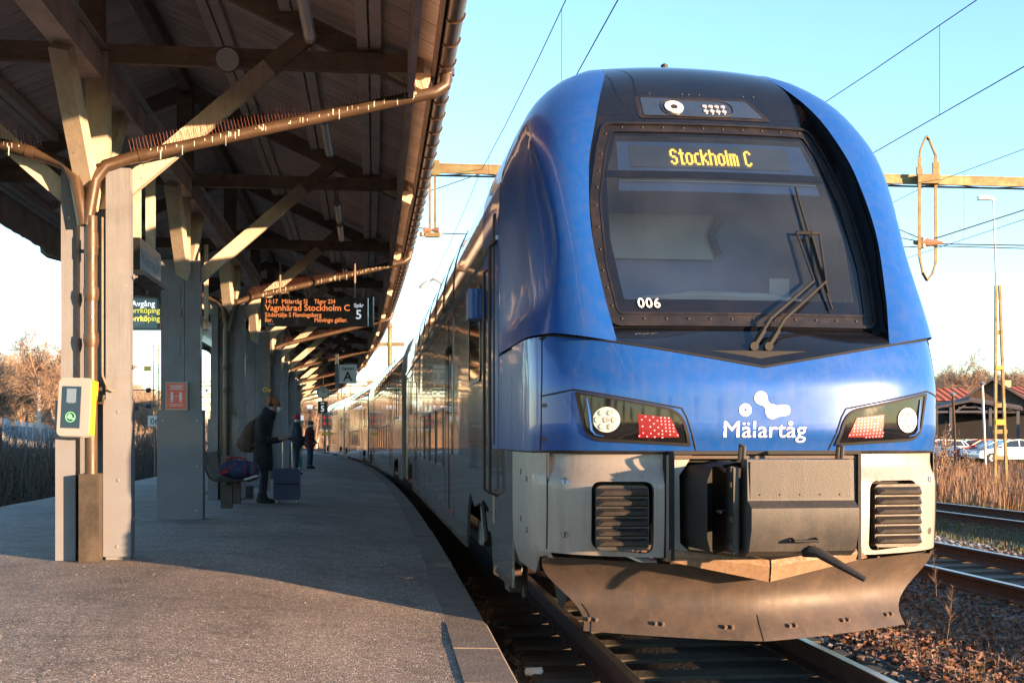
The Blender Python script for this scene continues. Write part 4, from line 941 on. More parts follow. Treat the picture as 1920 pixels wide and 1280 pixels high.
# ------------------------------------------------------------------ the train
C0 = Vector((1.58, 7.30, 0)); HW = 1.41
HSL = .126
SEC = [(3.2, 1.41), (3.5, 1.39), (3.8, 1.30), (4.0, 1.20), (4.1, 1.12), (4.2, 1.02), (4.28, .90), (4.36, .72), (4.42, .50), (4.455, .25), (4.46, 0.)]
def secx(z): return 1.41 if z <= 3.2 else spl(SEC, z)
Y0T = [(.4, .12), (1.0, .06), (1.36, .055), (1.5, .01), (1.75, .01), (1.95, .06), (2.12, .13), (2.3, .2)]
def sup(x, w=HW, L=.9, n=3): return L*(1-max(0, 1-abs(x/w)**n)**(1/n))
def Yf(x, z): return spl(Y0T, z)+sup(x)
def zv(x): return 1.895+.222*min(abs(x), 1.28)/1.28
XE = [(2.05, .90), (2.4, .955), (2.85, .99), (3.3, .955), (3.68, .86), (3.9, .79), (4.1, .71), (4.25, .645), (4.36, .60), (4.41, .55)]
YE = [(2.05, .20), (2.4, .375), (2.85, .60), (3.3, .855), (3.68, 1.11), (3.9, 1.32), (4.1, 1.57), (4.25, 1.80), (4.36, 2.05), (4.41, 2.3)]
YM = [(2.15, .33), (2.4, .475), (2.85, .735), (3.3, .995), (3.68, 1.22), (3.9, 1.385), (4.1, 1.585), (4.25, 1.805), (4.36, 2.05), (4.42, 2.3)]
xe = lambda z: spl(XE, z); ye = lambda z: spl(YE, z); ym = lambda z: spl(YM, z)
def Ym(x, z): return ym(z)+.06*(x/xe(z))**2*(1-smoothstep((z-3.7)/.4))
YC = [(2.1, .44), (2.7, .60), (3.3, 1.02), (3.6, 1.35), (3.85, 1.80)]
def crease(p):
    x, y, z = p
    d = y-spl(YC, z)
    k = smoothstep(d/.10)*smoothstep((3.86-z)/.25)*smoothstep((z-2.10)/.25)*(1-smoothstep((y-1.55)/.7))
    return Vector((x*(1-.050*k), y, z))
def cab_front(t):
    def mir(rows): return [[Vector((-p[0], p[1], p[2])) for p in r] for r in rows]
    # blue lower panel, full width round both corners
    def plan(th, z, x0=0, y0=None, L=.9, n=3, W=HW):
        s_ = abs(math.sin(th))**(2/n); c_ = abs(math.cos(th))**(2/n)
        return (x0+(W-x0)*s_*(1 if th >= 0 else -1), (spl(Y0T, z) if y0 is None else y0)+L*(1-c_))
    ths = [math.copysign(abs(a)**.85, a)*math.pi/2 for a in np.linspace(-1, 1, 81)]
    rows = []
    for i in range(17):
        f = i/16; row = []
        for th in ths:
            x, _ = plan(th, 1.4); z = 1.365+(zv(x)-.006-1.365)*f; x, y = plan(th, z); row.append(Vector((x, y, z)))
        zs = 1.365+(zv(1.4)-.006-1.365)*f; y1 = row[-1].y
        row = [Vector((-HW, yy, zs)) for yy in (1.445, 1.1)]+row+[Vector((HW, yy, zs)) for yy in (1.1, 1.445)]
        rows.append(row)
    MB().grid(rows, True).obj('lower_front_panel', 'blue_paint', t, 50)
    # dark inner shell that closes the joints
    rows = []
    for z in (1.30, 1.36, 1.5, 1.8, 2.0):
        r = [Vector((plan(th, z)[0]*.985, plan(th, z)[1]+.025, z)) for th in ths[::4]]; rows.append([Vector((-1.39, 1.46, z))]+r+[Vector((1.39, 1.46, z))])
    MB().grid(rows, True).obj('inner_shell', 'black_rubber', t)
    # cheeks
    N = 26; zr = [2.05+(4.41-2.05)*i/N for i in range(N+1)]
    for s in (-1, 1):
        rows = []
        for z in zr:
            L = spl([(2.05, .70), (3.3, .80), (3.7, .78), (4.0, .6), (4.25, .4), (4.41, .02)], z); x0, y0 = xe(z), ye(z); W = secx(z); row = []
            for j in range(25):
                th = (j/24)**.9*math.pi/2; x, y = plan(th, z, x0, y0, L, 2.3, W)
                zz = z+(zv(x)+.006-2.05)*max(0, 1-(z-2.05)/.6)
                row.append(crease((x, y, zz)))
            yl = row[-1].y; zl = row[-1].z
            for q in (.33, .66, 1): row.append(crease((W, yl+(2.3-yl)*q, zl)))
            rows.append(row)
        if s < 0: rows = mir(rows)
        mb = MB(); mb.grid(rows, s > 0)
        mb.obj('front_cheek', 'blue_paint', t, 60)
        rr = [[Vector((s*xe(z), ye(z), z+(zv(.9)+.006-2.05)*max(0, 1-(z-2.05)/.6))), Vector((s*(xe(z)+.012), max(Ym(xe(z), z) if z > 2.12 else .26, ye(z))+.03, z))] for z in zr]
        MB().grid(rr, s < 0).obj('inner_cheek', 'black_gloss', t, 60)
    # black mask behind the windscreen frame
    rows = []; us = np.linspace(-1, 1, 33)
    rows.append([Vector((u*.905, Yf(u*.9, zv(u*.9)), zv(u*.9)+.004)) for u in us])
    rows.append([Vector((u*.905, Yf(u*.9, zv(u*.9))*.5+Ym(u*.9, 2.15)*.5-.035, (zv(u*.9)+2.15)/2)) for u in us])
    mrows = [rows[0], rows[1], [Vector((u*.92, Ym(u*.92, 2.16), 2.16)) for u in us]]
    # cowl below the windscreen
    MB().grid(mrows, True).obj('cowl', 'black_gloss', t, 30)
    wn = [(-.79, 2.36), (.79, 2.36), (.83, 2.8), (.795, 3.3), (.69, 3.62), (-.69, 3.62), (-.795, 3.3), (-.83, 2.8)]
    rows = []
    def side(zz): return [Vector((u*(xe(zz)+.02), Ym(u*xe(zz), zz), zz+.035*(1-u*u)*smoothstep((zz-3.9)/.4))) for u in us]
    # mask with window opening (patch) and the roof part (grid)
    ol = [(-(xe(z)+.02), z) for z in np.linspace(3.80, 2.16, 20)]+[(xe(z)+.02, z) for z in np.linspace(2.16, 3.80, 20)]
    mb = MB(); patch(mb, ol, lambda u, v, o: Vector((u, Ym(u, v)-o, v)), .06, 0, .04, holes=[wn]); mb.obj('windscreen_surround', 'black_gloss', t, 40)
    mb = MB(); mb.grid([side(z) for z in np.linspace(3.80, 4.42, 16)]+[[Vector((u*.56, 2.9, 4.455-.04*u*u)) for u in us]], True); mb.obj('roof_cap', 'black_gloss', t, 40)
    M_ = lambda u, v, o: Vector((u, Ym(u, v)-o, v))
    # see-through pane, over a cab with blind, desk and back wall
    mb = MB(); patch(mb, wn, M_, .08, -.002, .0); mb.obj('windscreen', 'windscreen_glass', t, 60)
    mb = MB(); mb.box((0, 1.78, 2.9), (1.96, .03, 1.5)); mb.box((0, 1.25, 2.2), (1.8, 1.1, .03)); mb.obj('cab_back_wall', 'cab_wall', t)
    MB().box((-.97, 1.5, 2.85), (.03, .6, 1.4)).box((.97, 1.5, 2.85), (.03, .6, 1.4)).box((0, 1.62, 3.64), (1.5, .5, .03)).obj('cab_lining', 'cab_dark', t)
    MB().box((-.30, 1.74, 2.99), (.98, .03, .34)).obj('cab_locker', 'cab_beige', t)
    MB().box((.52, 1.2, 2.50), (.15, .02, .22)).obj('cab_notice', 'cab_beige', t)
    mb = MB(); mb.box((-.05, .86, 2.36), (1.35, .36, .05)); mb.tube([(-.6, .78, 2.40), (-.2, .74, 2.42), (.3, .74, 2.41), (.55, .80, 2.39)], [.02, .035, .035, .02], 8); mb.obj('driver_desk', 'cab_beige', t)
    MB().tube([(.22, 1.70, 2.86), (.16, 1.68, 3.0), (.25, 1.66, 3.2)], .03, 8).obj('cab_hose', 'cab_dark', t)
    mb = MB(); patch(mb, [(-.70, 3.27), (.745, 3.27), (.755, 3.18), (-.71, 3.18)], M_, .1, -.05, .01); mb.obj('roller_blind', 'cab_wall', t)
    mb = MB(); patch(mb, [(-.70, 3.262), (.735, 3.262), (.735, 3.252), (-.70, 3.252)], M_, .2, -.03, .01); mb.obj('blind_rail', 'cab_beige', t)
    mb = MB(); patch(mb, [(-.80, 3.33), (.78, 3.33), (.79, 3.275), (-.80, 3.275)], M_, .1, .003, .004); mb.obj('glass_band', 'black_gloss', t)
    # destination display behind the glass
    mb = MB(); patch(mb, [(-.70, 3.34), (.75, 3.34), (.69, 3.58), (-.68, 3.58)], M_, .1, -.04, .01); mb.obj('display_case', 'cab_wall', t)
    mb = MB(); patch(mb, [(-.60, 3.37), (.57, 3.37), (.57, 3.545), (-.60, 3.545)], M_, .1, -.028, .004); mb.obj('led_matrix', 'led_panel', t)
    G = {'S': ["0110", "1001", "1000", "1000", "0110", "0001", "0001", "1001", "0110"], 't': ["010", "010", "111", "010", "010", "010", "010", "010", "011"],
         'o': ["0000", "0000", "0110", "1001", "1001", "1001", "1001", "1001", "0110"], 'c': ["000", "000", "011", "100", "100", "100", "100", "100", "011"],
         'k': ["1000", "1000", "1001", "1010", "1100", "1100", "1010", "1001", "1001"], 'h': ["1000", "1000", "1110", "1001", "1001", "1001", "1001", "1001", "1001"],
         'l': ["1", "1", "1", "1", "1", "1", "1", "1", "1"], 'm': ["00000", "00000", "11110", "10101", "10101", "10101", "10101", "10101", "10101"],
         'C': ["0110", "1001", "1000", "1000", "1000", "1000", "1000", "1001", "0110"], ' ': ["00"]*9}
    mb = MB(); cx = 0; ps = .0124; cells = []
    for ch in 'Stockholm C':
        for r_, line in enumerate(G[ch]):
            for q, b in enumerate(line):
                if b == '1': cells.append((cx+q, r_))
        cx += len(G[ch][0])+1
    for q, r_ in cells:
        u = -.005+(q-cx/2)*ps; v = 3.455+(4-r_)*ps*1.12
        mb.add([M_(u+a*ps*.60, v+b*ps*.66, -.022) for a, b in ((-1, -1), (1, -1), (1, 1), (-1, 1))], [(0, 1, 2, 3)])
    mb.obj('destination_text', 'led_yellow', t, 0)
    # frame: an outer and inner rim with bolts between
    o1 = rounded([(-.90, 2.175), (.90, 2.175), (.955, 2.6), (.94, 3.1), (.85, 3.5), (.775, 3.735), (-.775, 3.735), (-.85, 3.5), (-.94, 3.1), (-.955, 2.6)], .07)
    i1 = rounded([(-.885, 2.195), (.885, 2.195), (.935, 2.6), (.92, 3.1), (.83, 3.5), (.76, 3.715), (-.76, 3.715), (-.83, 3.5), (-.92, 3.1), (-.935, 2.6)], .06)
    o2 = rounded([(-.845, 2.255), (.845, 2.255), (.885, 2.6), (.87, 3.1), (.78, 3.5), (.72, 3.665), (-.72, 3.665), (-.78, 3.5), (-.87, 3.1), (-.885, 2.6)], .04)
    i2 = rounded([(-.835, 2.27), (.835, 2.27), (.873, 2.6), (.857, 3.1), (.767, 3.5), (.71, 3.652), (-.71, 3.652), (-.767, 3.5), (-.857, 3.1), (-.873, 2.6)], .03)
    mb = MB(); patch(mb, o1, M_, .08, .022, .03, holes=[i1]); patch(mb, o2, M_, .08, .012, .02, holes=[i2]); patch(mb, i1, M_, .08, .006, .01, holes=[o2]); mb.obj('windscreen_frame', 'black_frame', t, 30)
    bolt = MB().tube([(0, 0, 0), (0, -.005, 0), (0, -.008, 0)], [.0095, .0085, .004], 8).mesh('bolt', 'black_frame', 60)
    path = [(-.865, 2.225), (.865, 2.225), (.91, 2.6), (.895, 3.1), (.805, 3.5), (.74, 3.69), (-.74, 3.69), (-.805, 3.5), (-.895, 3.1), (-.91, 2.6)]
    for i in range(10):
        a, b = Vector(path[i]), Vector(path[(i+1) % 10]); n = max(1, round((b-a).length/.145))
        for k in range(n): p = a.lerp(b, (k+.3)/n); link('bolt', bolt, t, M_(p.x, p.y, .006))
    # fleet number
    mb = MB(); add_text(mb, '006', .095, lambda u, v: M_(-.71+u, 2.30+v, .0135), .004, 1.1); mb.obj('fleet_number', 'white_lettering', t, 0)
    # top lamp window
    top = [(-.46, 3.80), (.44, 3.80), (.34, 3.955), (-.46, 3.965)]
    mb = MB(); patch(mb, rounded([(-.50, 3.775), (.50, 3.775), (.36, 3.985), (-.50, 3.985)], .03), M_, .08, .006, .02); mb.obj('top_lamp_frame', 'black_frame', t)
    mb = MB(); patch(mb, rounded(top, .02), M_, .08, .012, .008); mb.obj('top_lamp_window', 'lamp_window', t)
    n_ = lambda x, z: (lambda e: Vector((0, -1, (ym(z+.02)-ym(z-.02))/.04)).normalized())(0)
    p = M_(-.225, 3.872, .014); mb = MB(); mb.disc(p, .070, n_(0, 3.87), .012, 28); mb.obj('top_headlight', 'lamp_plate', t)
    mb = MB(); mb.disc(p+n_(0, 3.87)*.012+Vector((0, 0, -.006)), .026, n_(0, 3.87), .008, 16); mb.obj('headlight_lens', 'dark_grey_plastic', t)
    mb = MB()
    for i in range(4):
        for j in range(2): q = M_(.01+i*.046, 3.845+j*.046, .014); mb.disc(q, .019, n_(0, 3.87), .006, 14)
    mb.obj('led_cluster', 'lens', t)
    mb = MB()
    pts = [M_(-.05+.27*math.copysign(abs(math.cos(a))**.5, math.cos(a)), 3.875+.078*math.copysign(abs(math.sin(a))**.7, math.sin(a)), .016) for a in np.linspace(0, 2*math.pi, 40)]
    mb.tube(pts, .004, 5); mb.obj('lamp_recess_rim', 'dark_grey_plastic', t)
    for x in (-.38, -.13, -.08, .0, .34, .42): link('bolt', bolt, t, M_(x, 4.01, .004))
    mb = MB(); patch(mb, rounded([(-.36, 4.06), (.40, 4.06), (.30, 4.26), (-.34, 4.26)], .02), M_, .08, .006, .01); mb.obj('roof_hatch', 'black_frame', t)
    MB().tube([(-.05, 2.3, 4.43), (-.05, 2.3, 4.49), (-.05, 2.3, 4.50)], [.035, .03, .015], 12).obj('roof_aerial', 'dark_grey_plastic', t)
    MB().tube([(.52, 2.2, 4.40), (.52, 2.5, 4.44), (.50, 2.8, 4.45)], [.02, .04, .03], 10).obj('roof_cover', 'dark_grey_plastic', t)
    # wipers
    for i, (px_, q) in enumerate((((-.035, 2.06), 0), ((.06, 2.055), .055))):
        a = M_(px_[0], 2.17, .14); a.z = 2.03; a.y = .14
        b = M_(px_[0]+.16, 2.22, .10); e = M_(.50+q*1.6, 2.50, .07); h = M_(.465+q*3.0, 2.86, .05)
        MB().tube([a, a+Vector((0, -.03, 0))], .028, 12).beam(a, a.lerp(b, .6), .03, .03).obj('wiper_pivot', 'black_rubber', t)
        MB().tube([a, b, e, e.lerp(h, .08), h], [.014, .012, .009, .008, .008], 8).obj('wiper_arm', 'black_rubber', t)
    MB().tube([M_(.575, 2.86, .05), M_(.465, 2.86, .05), M_(.63, 2.86, .05)], .012, 8).obj('wiper_yoke', 'black_rubber', t)
    mb = MB(); mb.tube([M_(.60, 2.30, .03), M_(.57, 2.62, .035), M_(.545, 3.22, .03)], .009, 6); mb.tube([M_(.595, 2.42, .045), M_(.57, 2.83, .055)], .010, 6); mb.obj('wiper_blade', 'black_rubber', t)
    # headlights
    Fm = lambda u, v, o: Vector((u, Yf(u, v)-o, v))
    for s in (-1, 1):
        q = lambda pts: [(s*x, z) for x, z in (pts if s > 0 else pts)]
        hl = rounded(q([(1.17, 1.745), (.53, 1.625), (.465, 1.40), (1.10, 1.435)]), [.02, .12, .01, .10], 8)
        il = rounded(q([(1.145, 1.725), (.545, 1.612), (.49, 1.418), (1.09, 1.452)]), [.02, .10, .01, .09], 8)
        mb = MB(); patch(mb, hl, Fm, .05, .010, .012, holes=[il]); mb.obj('headlight_bezel', 'black_rubber', t)
        mb = MB(); patch(mb, il, Fm, .05, .004, .006); h = mb.obj('headlight', 'black_gloss', t)
        c = (s*.985, 1.565); mb = MB(); patch(mb, circ(c, .079, 26), Fm, .05, .012, .010); mb.obj('headlight_plate', 'lamp_plate', h)
        mb = MB(); lens_c = [c]+[(c[0]+.049*math.cos(a), c[1]+.049*math.sin(a)) for a in np.linspace(0, 2*math.pi, 7)[:-1]]
        for lc in lens_c: patch(mb, circ(lc, .0195, 14), Fm, .05, .019, .009)
        mb.obj('headlight_lenses', 'lens', h)
        rp_ = q([(.80, 1.60), (.60, 1.575), (.545, 1.455), (.79, 1.452)])
        mb = MB(); patch(mb, rp_, Fm, .06, .010, .004); mb.obj('tail_light', 'red_lens', h)
        mb = MB(); r = random.Random(3)
        for i in range(11):
            for j in range(7):
                u = .79-i*.0235+j*.002; v = 1.463+j*.0205-(i*.0015)
                if not inside((s*u, v), rp_): continue
                if s < 0 and (i+j) % 2 == 1 and i < 6: continue
                if r.random() < .12: continue
                patch(mb, circ((s*u, v), .0042, 6), Fm, .05, .013, .003)
        mb.obj('tail_light_leds', 'red_led', h, 0)
        # reflective fin
        mb = MB(); mb.tube([Fm(s*(1.10), 1.70, .008), Fm(s*1.085, 1.6, .010), Fm(s*1.075, 1.5, .012), Fm(s*1.05, 1.47, .012), Fm(s*1.0, 1.46, .010)], [.004, .010, .010, .006, .003], 6); mb.obj('headlight_fin', 'blue_paint', h)
    # panel joints on the blue front: thin dark gaps
    def seam(name, pts, wd=.010, off=.003, m='black_rubber', par=None):
        mb = MB(); P = [(Vector((p[0], p[1]))) for p in pts]; pp = []
        for i in range(len(P)-1):
            n = max(1, int((P[i+1]-P[i]).length/.04)); pp += [P[i].lerp(P[i+1], k/n) for k in range(n)]
        pp.append(P[-1]); mb.tube([Fm(p.x, p.y, off-.004) for p in pp], wd/2, 6); return mb.obj(name, m, par or t)
    for s in (-1, 1):
        seam('panel_joint', [(s*1.33, zv(1.28)-.03), (s*1.30, zv(1.28)+.0), (s*1.0, zv(1.0)), (0, zv(0))], .016, .004)
        seam('panel_joint', [(s*1.345, 1.72), (s*1.17, 1.755), (s*.53, 1.635), (s*.50, 1.58), (s*.43, 1.375)], .012)
        seam('panel_joint', [(s*1.345, 1.37), (s*1.345, 1.72), (s*1.33, zv(1.28)-.03)], .010)
        seam('lower_joint', [(s*1.38, 1.362), (s*.9, 1.362), (0, 1.362)], .022, .004, 'black_frame')
        seam('bonnet_joint', [(s*1.30, zv(1.28)+.0), (s*1.34, zv(1.28)-.02)], .014)
        for z in (1.44, 1.66):
            mb = MB(); patch(mb, circ((s*1.33, z), .014, 10), Fm, .05, .003, .003); mb.obj('fastener', 'dark_steel', t)
    # logo and name
    mb = MB(); K = 1.0
    patch(mb, circ((-.13, 1.625), .040, 28), Fm, .03, .004, .004, holes=[circ((-.13, 1.625), .010, 12)])
    patch(mb, circ((-.03, 1.70), .042, 28), Fm, .03, .004, .004)
    mb.obj('logo_dot', 'white_lettering', t, 0)
    # two circles linked by a waisted bridge
    def blob(a, ra, b, rb):
        a = Vector(a); b = Vector(b); d = (b-a).normalized(); n = Vector((-d.y, d.x)); pts = []
        for k in range(13): an = math.pi*.30+(2*math.pi-math.pi*.60)*k/12; pts.append(tuple(a+d*math.cos(an)*ra+n*math.sin(an)*ra))
        m = (a+b)/2; wv = min(ra, rb)*.52
        for f in (.38, .5, .62): pts.append(tuple(a.lerp(b, f)-n*wv))
        for k in range(13): an = math.pi*1.30+(2*math.pi-math.pi*.60)*k/12; an2 = an; pts.append(tuple(b+d*math.cos(an2)*rb+n*math.sin(an2)*rb))
        for f in (.62, .5, .38): pts.append(tuple(a.lerp(b, f)+n*wv))
        return pts
    mb = MB(); patch(mb, blob((-.03, 1.70), .042, (.045, 1.615), .046), Fm, .03, .0045, .003); mb.obj('logo_link', 'white_lettering', t, 0)
    mb = MB(); patch(mb, rounded([(.045, 1.58), (.125, 1.588), (.158, 1.60), (.158, 1.65), (.12, 1.66), (.06, 1.65)], .03), Fm, .03, .0042, .003); mb.obj('logo_tail', 'white_lettering', t, 0)
    vs_, fs_ = text_verts('Mälartåg', .152, 0, 1.03, 'LEFT'); x0 = min(v[0] for v in vs_); x1 = max(v[0] for v in vs_); k = .53/(x1-x0)
    mb = MB()
    for i, (dx, dy) in enumerate([(0, 0), (-.0012, 0), (.0012, 0)]): mb.add([Fm((x-x0)*k-.265+dx, 1.455+y*k*.95+dy, .004+.0004*i) for x, y in vs_], fs_)
    mb.obj('name_lettering', 'white_lettering', t, 0)
    # grey bumper, with openings for the anticlimbers and the coupler bay
    def zb(x): return .565+.145*min(1, abs(x)/.70)
    cut = {s: rounded([(s*1.07, .76), (s*.70, .73), (s*.70, 1.18), (s*1.07, 1.18)], .06) for s in (-1, 1)}
    for s in (-1, 1):
        ol = [(s*.63, 1.355), (s*1.385, 1.355), (s*1.385, .72), (s*.68, zb(.7)), (s*.63, .705)]
        def Fb(u, v, o):
            fl = .07*smoothstep((v-1.16)/.13)      # upper edge slopes back under the blue panel
            return Vector((u, Yf(u, v)-o-.045+fl*.9, v))
        mb = MB(); patch(mb, ol, Fb, .045, 0, .05, holes=[cut[s]]); mb.obj('bumper_panel', 'bumper_grey', t, 40)
        mb = MB(); patch(mb, rounded([(s*1.06, .77), (s*.71, .74), (s*.71, 1.17), (s*1.06, 1.17)], .05), lambda u, v, o: Vector((u, Yf(u, v)+.06-o, v)), .08, 0, .03); mb.obj('recess', 'black_rubber', t)
        # anticlimber block with ribs
        cx_, y_ = s*.885, -.045+.03
        mb = MB(); rbox(mb, .325, .20, .40, .04, (cx_, Yf(cx_, .96)+.02, .958), Matrix.Rotation(s*.10, 3, 'Z')); a = mb.obj('crash_block', 'dark_grey_plastic', t)
        for i in range(6):
            zz = .805+.062*i
            m = MB(); pr = [(-.14, -.10), (-.12, -.128), (.12, -.128), (.14, -.10)]
            yy = Yf(cx_, .96)+.02; rot = Matrix.Rotation(s*.10, 3, 'Z')
            V_ = []
            for (x, y, dz) in [(-.158, -.095, .028), (.158, -.095, .028), (.158, -.095, -.028), (-.158, -.095, -.028), (-.115, -.140, .006), (.115, -.140, .006), (.150, -.134, -.016), (-.150, -.134, -.016)]:
                V_.append(rot @ Vector((x, y, dz))+Vector((cx_, yy, zz)))
            m.add(V_, [(4, 5, 1, 0), (3, 2, 6, 7), (7, 6, 5, 4), (0, 3, 7, 4), (1, 5, 6, 2)]); m.obj('crash_rib', 'dark_grey_plastic', a, 0)
        # side corner panels with quarter-turn locks, joint at the front seam
        rows = []
        for z in (1.355, 1.2, .9, .72, .62, .56):
            rw = []
            for yy in np.linspace(spl(Y0T, 1.2)+.36, 1.44, 12):
                g = .9-(yy-spl(Y0T, 1.2)); x = HW*(max(0, 1-max(0, g/.9)**3))**(1/3) if g > 0 else HW
                cut_ = 0 if z > .8 else .05*((.8-z)/.24)**2
                rw.append(Vector((s*(x-cut_), yy-.02, max(z, .56 if yy > .62 else .68))))
            rows.append(rw)
        MB().grid(rows, s > 0).obj('corner_panel', 'bumper_grey', t, 50)
        for (u, z) in [(1.22, 1.18), (1.22, .84)]:
            mb = MB(); patch(mb, circ((s*u, z), .022, 14), Fb, .05, .004, .004); l = mb.obj('panel_lock', 'silver_paint', t); mb = MB(); patch(mb, [(s*u-.003, z-.018), (s*u+.003, z-.018), (s*u+.006, z+.018), (s*u, z+.018)], Fb, .05, .006, .002); mb.obj('lock_slot', 'black_rubber', l, 0)
        for (yy, z) in [(.72, 1.18), (.72, .84), (.95, 1.22), (.95, .9)]:
            MB().disc((s*(HW+.0-.008*(yy < .8)-.002), yy, z), .020, (s, 0, 0), .006, 14).obj('panel_lock', 'silver_paint', t)
        seam('bumper_joint', [(s*1.315, 1.35), (s*1.315, .74)], .010, .05)
        seam('bumper_joint', [(s*.63, 1.35), (s*.63, .70)], .014, .045)
    # coupler bay
    mb = MB(); mb.box((0, .42, 1.02), (1.22, .02, .70)); mb.box((-.60, .20, 1.02), (.02, .45, .66)); mb.box((.60, .20, 1.02), (.02, .45, .66)); mb.box((0, .20, 1.36), (1.22, .45, .02)); mb.obj('coupler_bay', 'black_rubber', t)
    for s in (-1, 1):
        ol = [(s*.625, 1.345), (s*.625, .70), (s*.42, .685), (s*.54, .80), (s*.545, 1.22), (s*.46, 1.345)]
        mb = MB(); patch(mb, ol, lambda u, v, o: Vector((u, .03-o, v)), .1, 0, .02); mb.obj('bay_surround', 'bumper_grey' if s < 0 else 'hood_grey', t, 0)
    MB().box((0, .005, 1.332), (1.2, .02, .018)).obj('bay_rail', 'dark_steel', t)
    # lower lip in two faceted pieces, dusty, with orange sunlight painted into their colour
    for s in (-1, 1):
        e = .006
        V_ = [(s*e, -.085, .66), (s*.62, -.02, .735), (s*e, -.075, .70), (s*.62, -.01, .765), (s*e, -.065, .565), (s*.66, -.005, .70), (s*e, .10, .56), (s*.66, .12, .70), (s*e, .2, .70), (s*.62, .2, .765)]
        mb = MB(); mb.add(V_, [(2, 3, 1, 0), (0, 1, 5, 4), (4, 5, 7, 6), (3, 2, 8, 9)]); mb.obj('bumper_lip', 'bumper_sunlit_dirty', t, 0)
    # coupler hood: upper plate, bulged lower box, backing frame on its left
    xw = .315; yb = -.50
    prof = [(-.42, 1.33), (yb-.02, 1.325), (yb-.03, 1.09), (yb-.10, 1.05), (yb-.10, .93), (yb-.05, .80), (yb+.02, .765), (-.30, .765)]
    mb = MB(); mb.prism(prof, lambda u, v, d: Vector((d, u, v)), -xw+.02, xw+.03); h = mb.obj('coupler_hood', 'hood_grey', t, 30)
    MB().box((.02, yb-.029, 1.21), (.60, .006, .21)).obj('hood_plate', 'hood_grey', h)
    mb = MB()
    for x in (-.24, -.12, 0, .12, .24): mb.disc((x+.02, yb-.032, 1.125), .006, (0, -1, 0), .005, 8)
    mb.obj('hood_rivet', 'dark_steel', h)
    MB().tube([(-.055, yb-.09, .875), (-.055, yb-.135, .865), (.085, yb-.135, .865), (.085, yb-.09, .875)], .009, 8).obj('hood_handle', 'black_rubber', h)
    mb = MB(); mb.prism([(.0, 1.30), (-.10, 1.27), (-.40, 1.22), (-.40, .80), (-.05, .74), (.0, .76)], lambda u, v, d: Vector((d, u, v)), -.345, -.30); mb.box((-.345, -.40, 1.03), (.03, .14, .50)); mb.obj('coupler_side_plate', 'dark_grey_plastic', t, 0)
    for z in (1.27, 1.18, .98, .82): MB().box((-.355, -.44, z), (.035, .04, .03)).obj('hinge', 'dark_steel', t)
    MB().tube([(-.34, -.30, 1.02), (-.42, -.34, 1.02), (-.42, -.42, 1.02)], .009, 6).obj('latch', 'dark_steel', t)
    # bellows-like dark cover left of the hood
    rows = []
    for yy, g in [(.38, 0), (.1, .0), (-.05, .015), (-.2, .03), (-.35, .04)]:
        rows.append([Vector((-.52+.40*math.cos(0)*0+g+ (a[0]), yy, a[1])) for a in [(0.02, .78), (0, .86), (0, 1.2), (.03, 1.28), (.2, 1.31)]])
    MB().grid(rows).obj('coupler_cover', 'black_rubber', t, 60)
    mb = MB(); mb.loft([((0, .3, 1.0), .30, .27, R(0)), ((0, .3, 1.0), .30, .27, R(0))]) if False else mb.tube([(-.02, .4, 1.03), (-.02, -.45, 1.03)], .16, 16); mb.obj('coupler_shaft', 'underframe', t)
    for x in (-.30, .30): MB().tube([(x+.02, -.40, 1.30), (x+.02, -.42, 1.40), (x+.02, -.36, 1.41), (x+.02, -.34, 1.32)], .014, 8).obj('hood_bracket', 'dark_grey_plastic', t)
    MB().tube([(.07, yb-.06, .80), (.10, yb-.10, .795), (.30, yb-.28, .66)], [.035, .03, .016], 10).tube([(.05, yb, .80), (.11, yb-.05, .80)], .04, 10).obj('uncoupling_lever', 'dark_grey_plastic', t)
    mb = MB(); mb.prism([(.44, 1.34), (.60, 1.34), (.61, .74), (.52, .72), (.47, .80)], lambda u, v, d: Vector((u, d, v)), .0, .03); mb.obj('bay_plate', 'hood_grey', t, 0)
    # obstacle deflector: concave V plough
    rows = []
    for i in range(13):
        f = i/12; z = .63-.45*f; row = []
        for x_ in np.linspace(-1, 1, 49):
            half = 1.33-.24*smoothstep(f*1.1)+.02*math.sin(f*6)
            x = x_*half; con = .16*math.sin(min(1, f*1.02)*math.pi)*.9
            y = .06+.30*abs(x_)**1.5*abs(half)+con-.02*f
            zz = z+.035*abs(x_)*f+ (0.06*abs(x_)*(1-f))
            row.append(Vector((x, y, zz)))
        rows.append(row)
    mb = MB(); mb.grid(rows, False); mb.grid([[p+Vector((0, .02, 0)) for p in r] for r in rows], True)
    mb.grid([rows[-1], [p+Vector((0, .02, 0)) for p in rows[-1]]]); mb.grid([rows[0], [p+Vector((0, .02, 0)) for p in rows[0]]], True); pl = mb.obj('snow_plough', 'plough_paint', t, 24)
    nutm = MB().disc((0, 0, 0), .016, (0, -1, 0), .012, 6).disc((0, -.012, 0), .009, (0, -1, 0), .012, 8).mesh('plough_nut', 'dark_steel', 30)
    for xx in (-1.02, -.62, -.20, .22, .62, .98):
        for d in (-.022, .022):
            x = xx+d; xi = x/1.10; y = .06+.30*abs(xi)**1.5*1.10+.16*.9*math.sin(.86*math.pi)-.02; link('plough_nut', nutm, pl, (x, y-.0, .255+.03*abs(xi)))
    for c in (1, 24):
        MB().tube([rows[q][c]+Vector((0, -.001, 0)) for q in range(8, 13)], .004, 5).obj('plough_joint', 'black_rubber', pl)

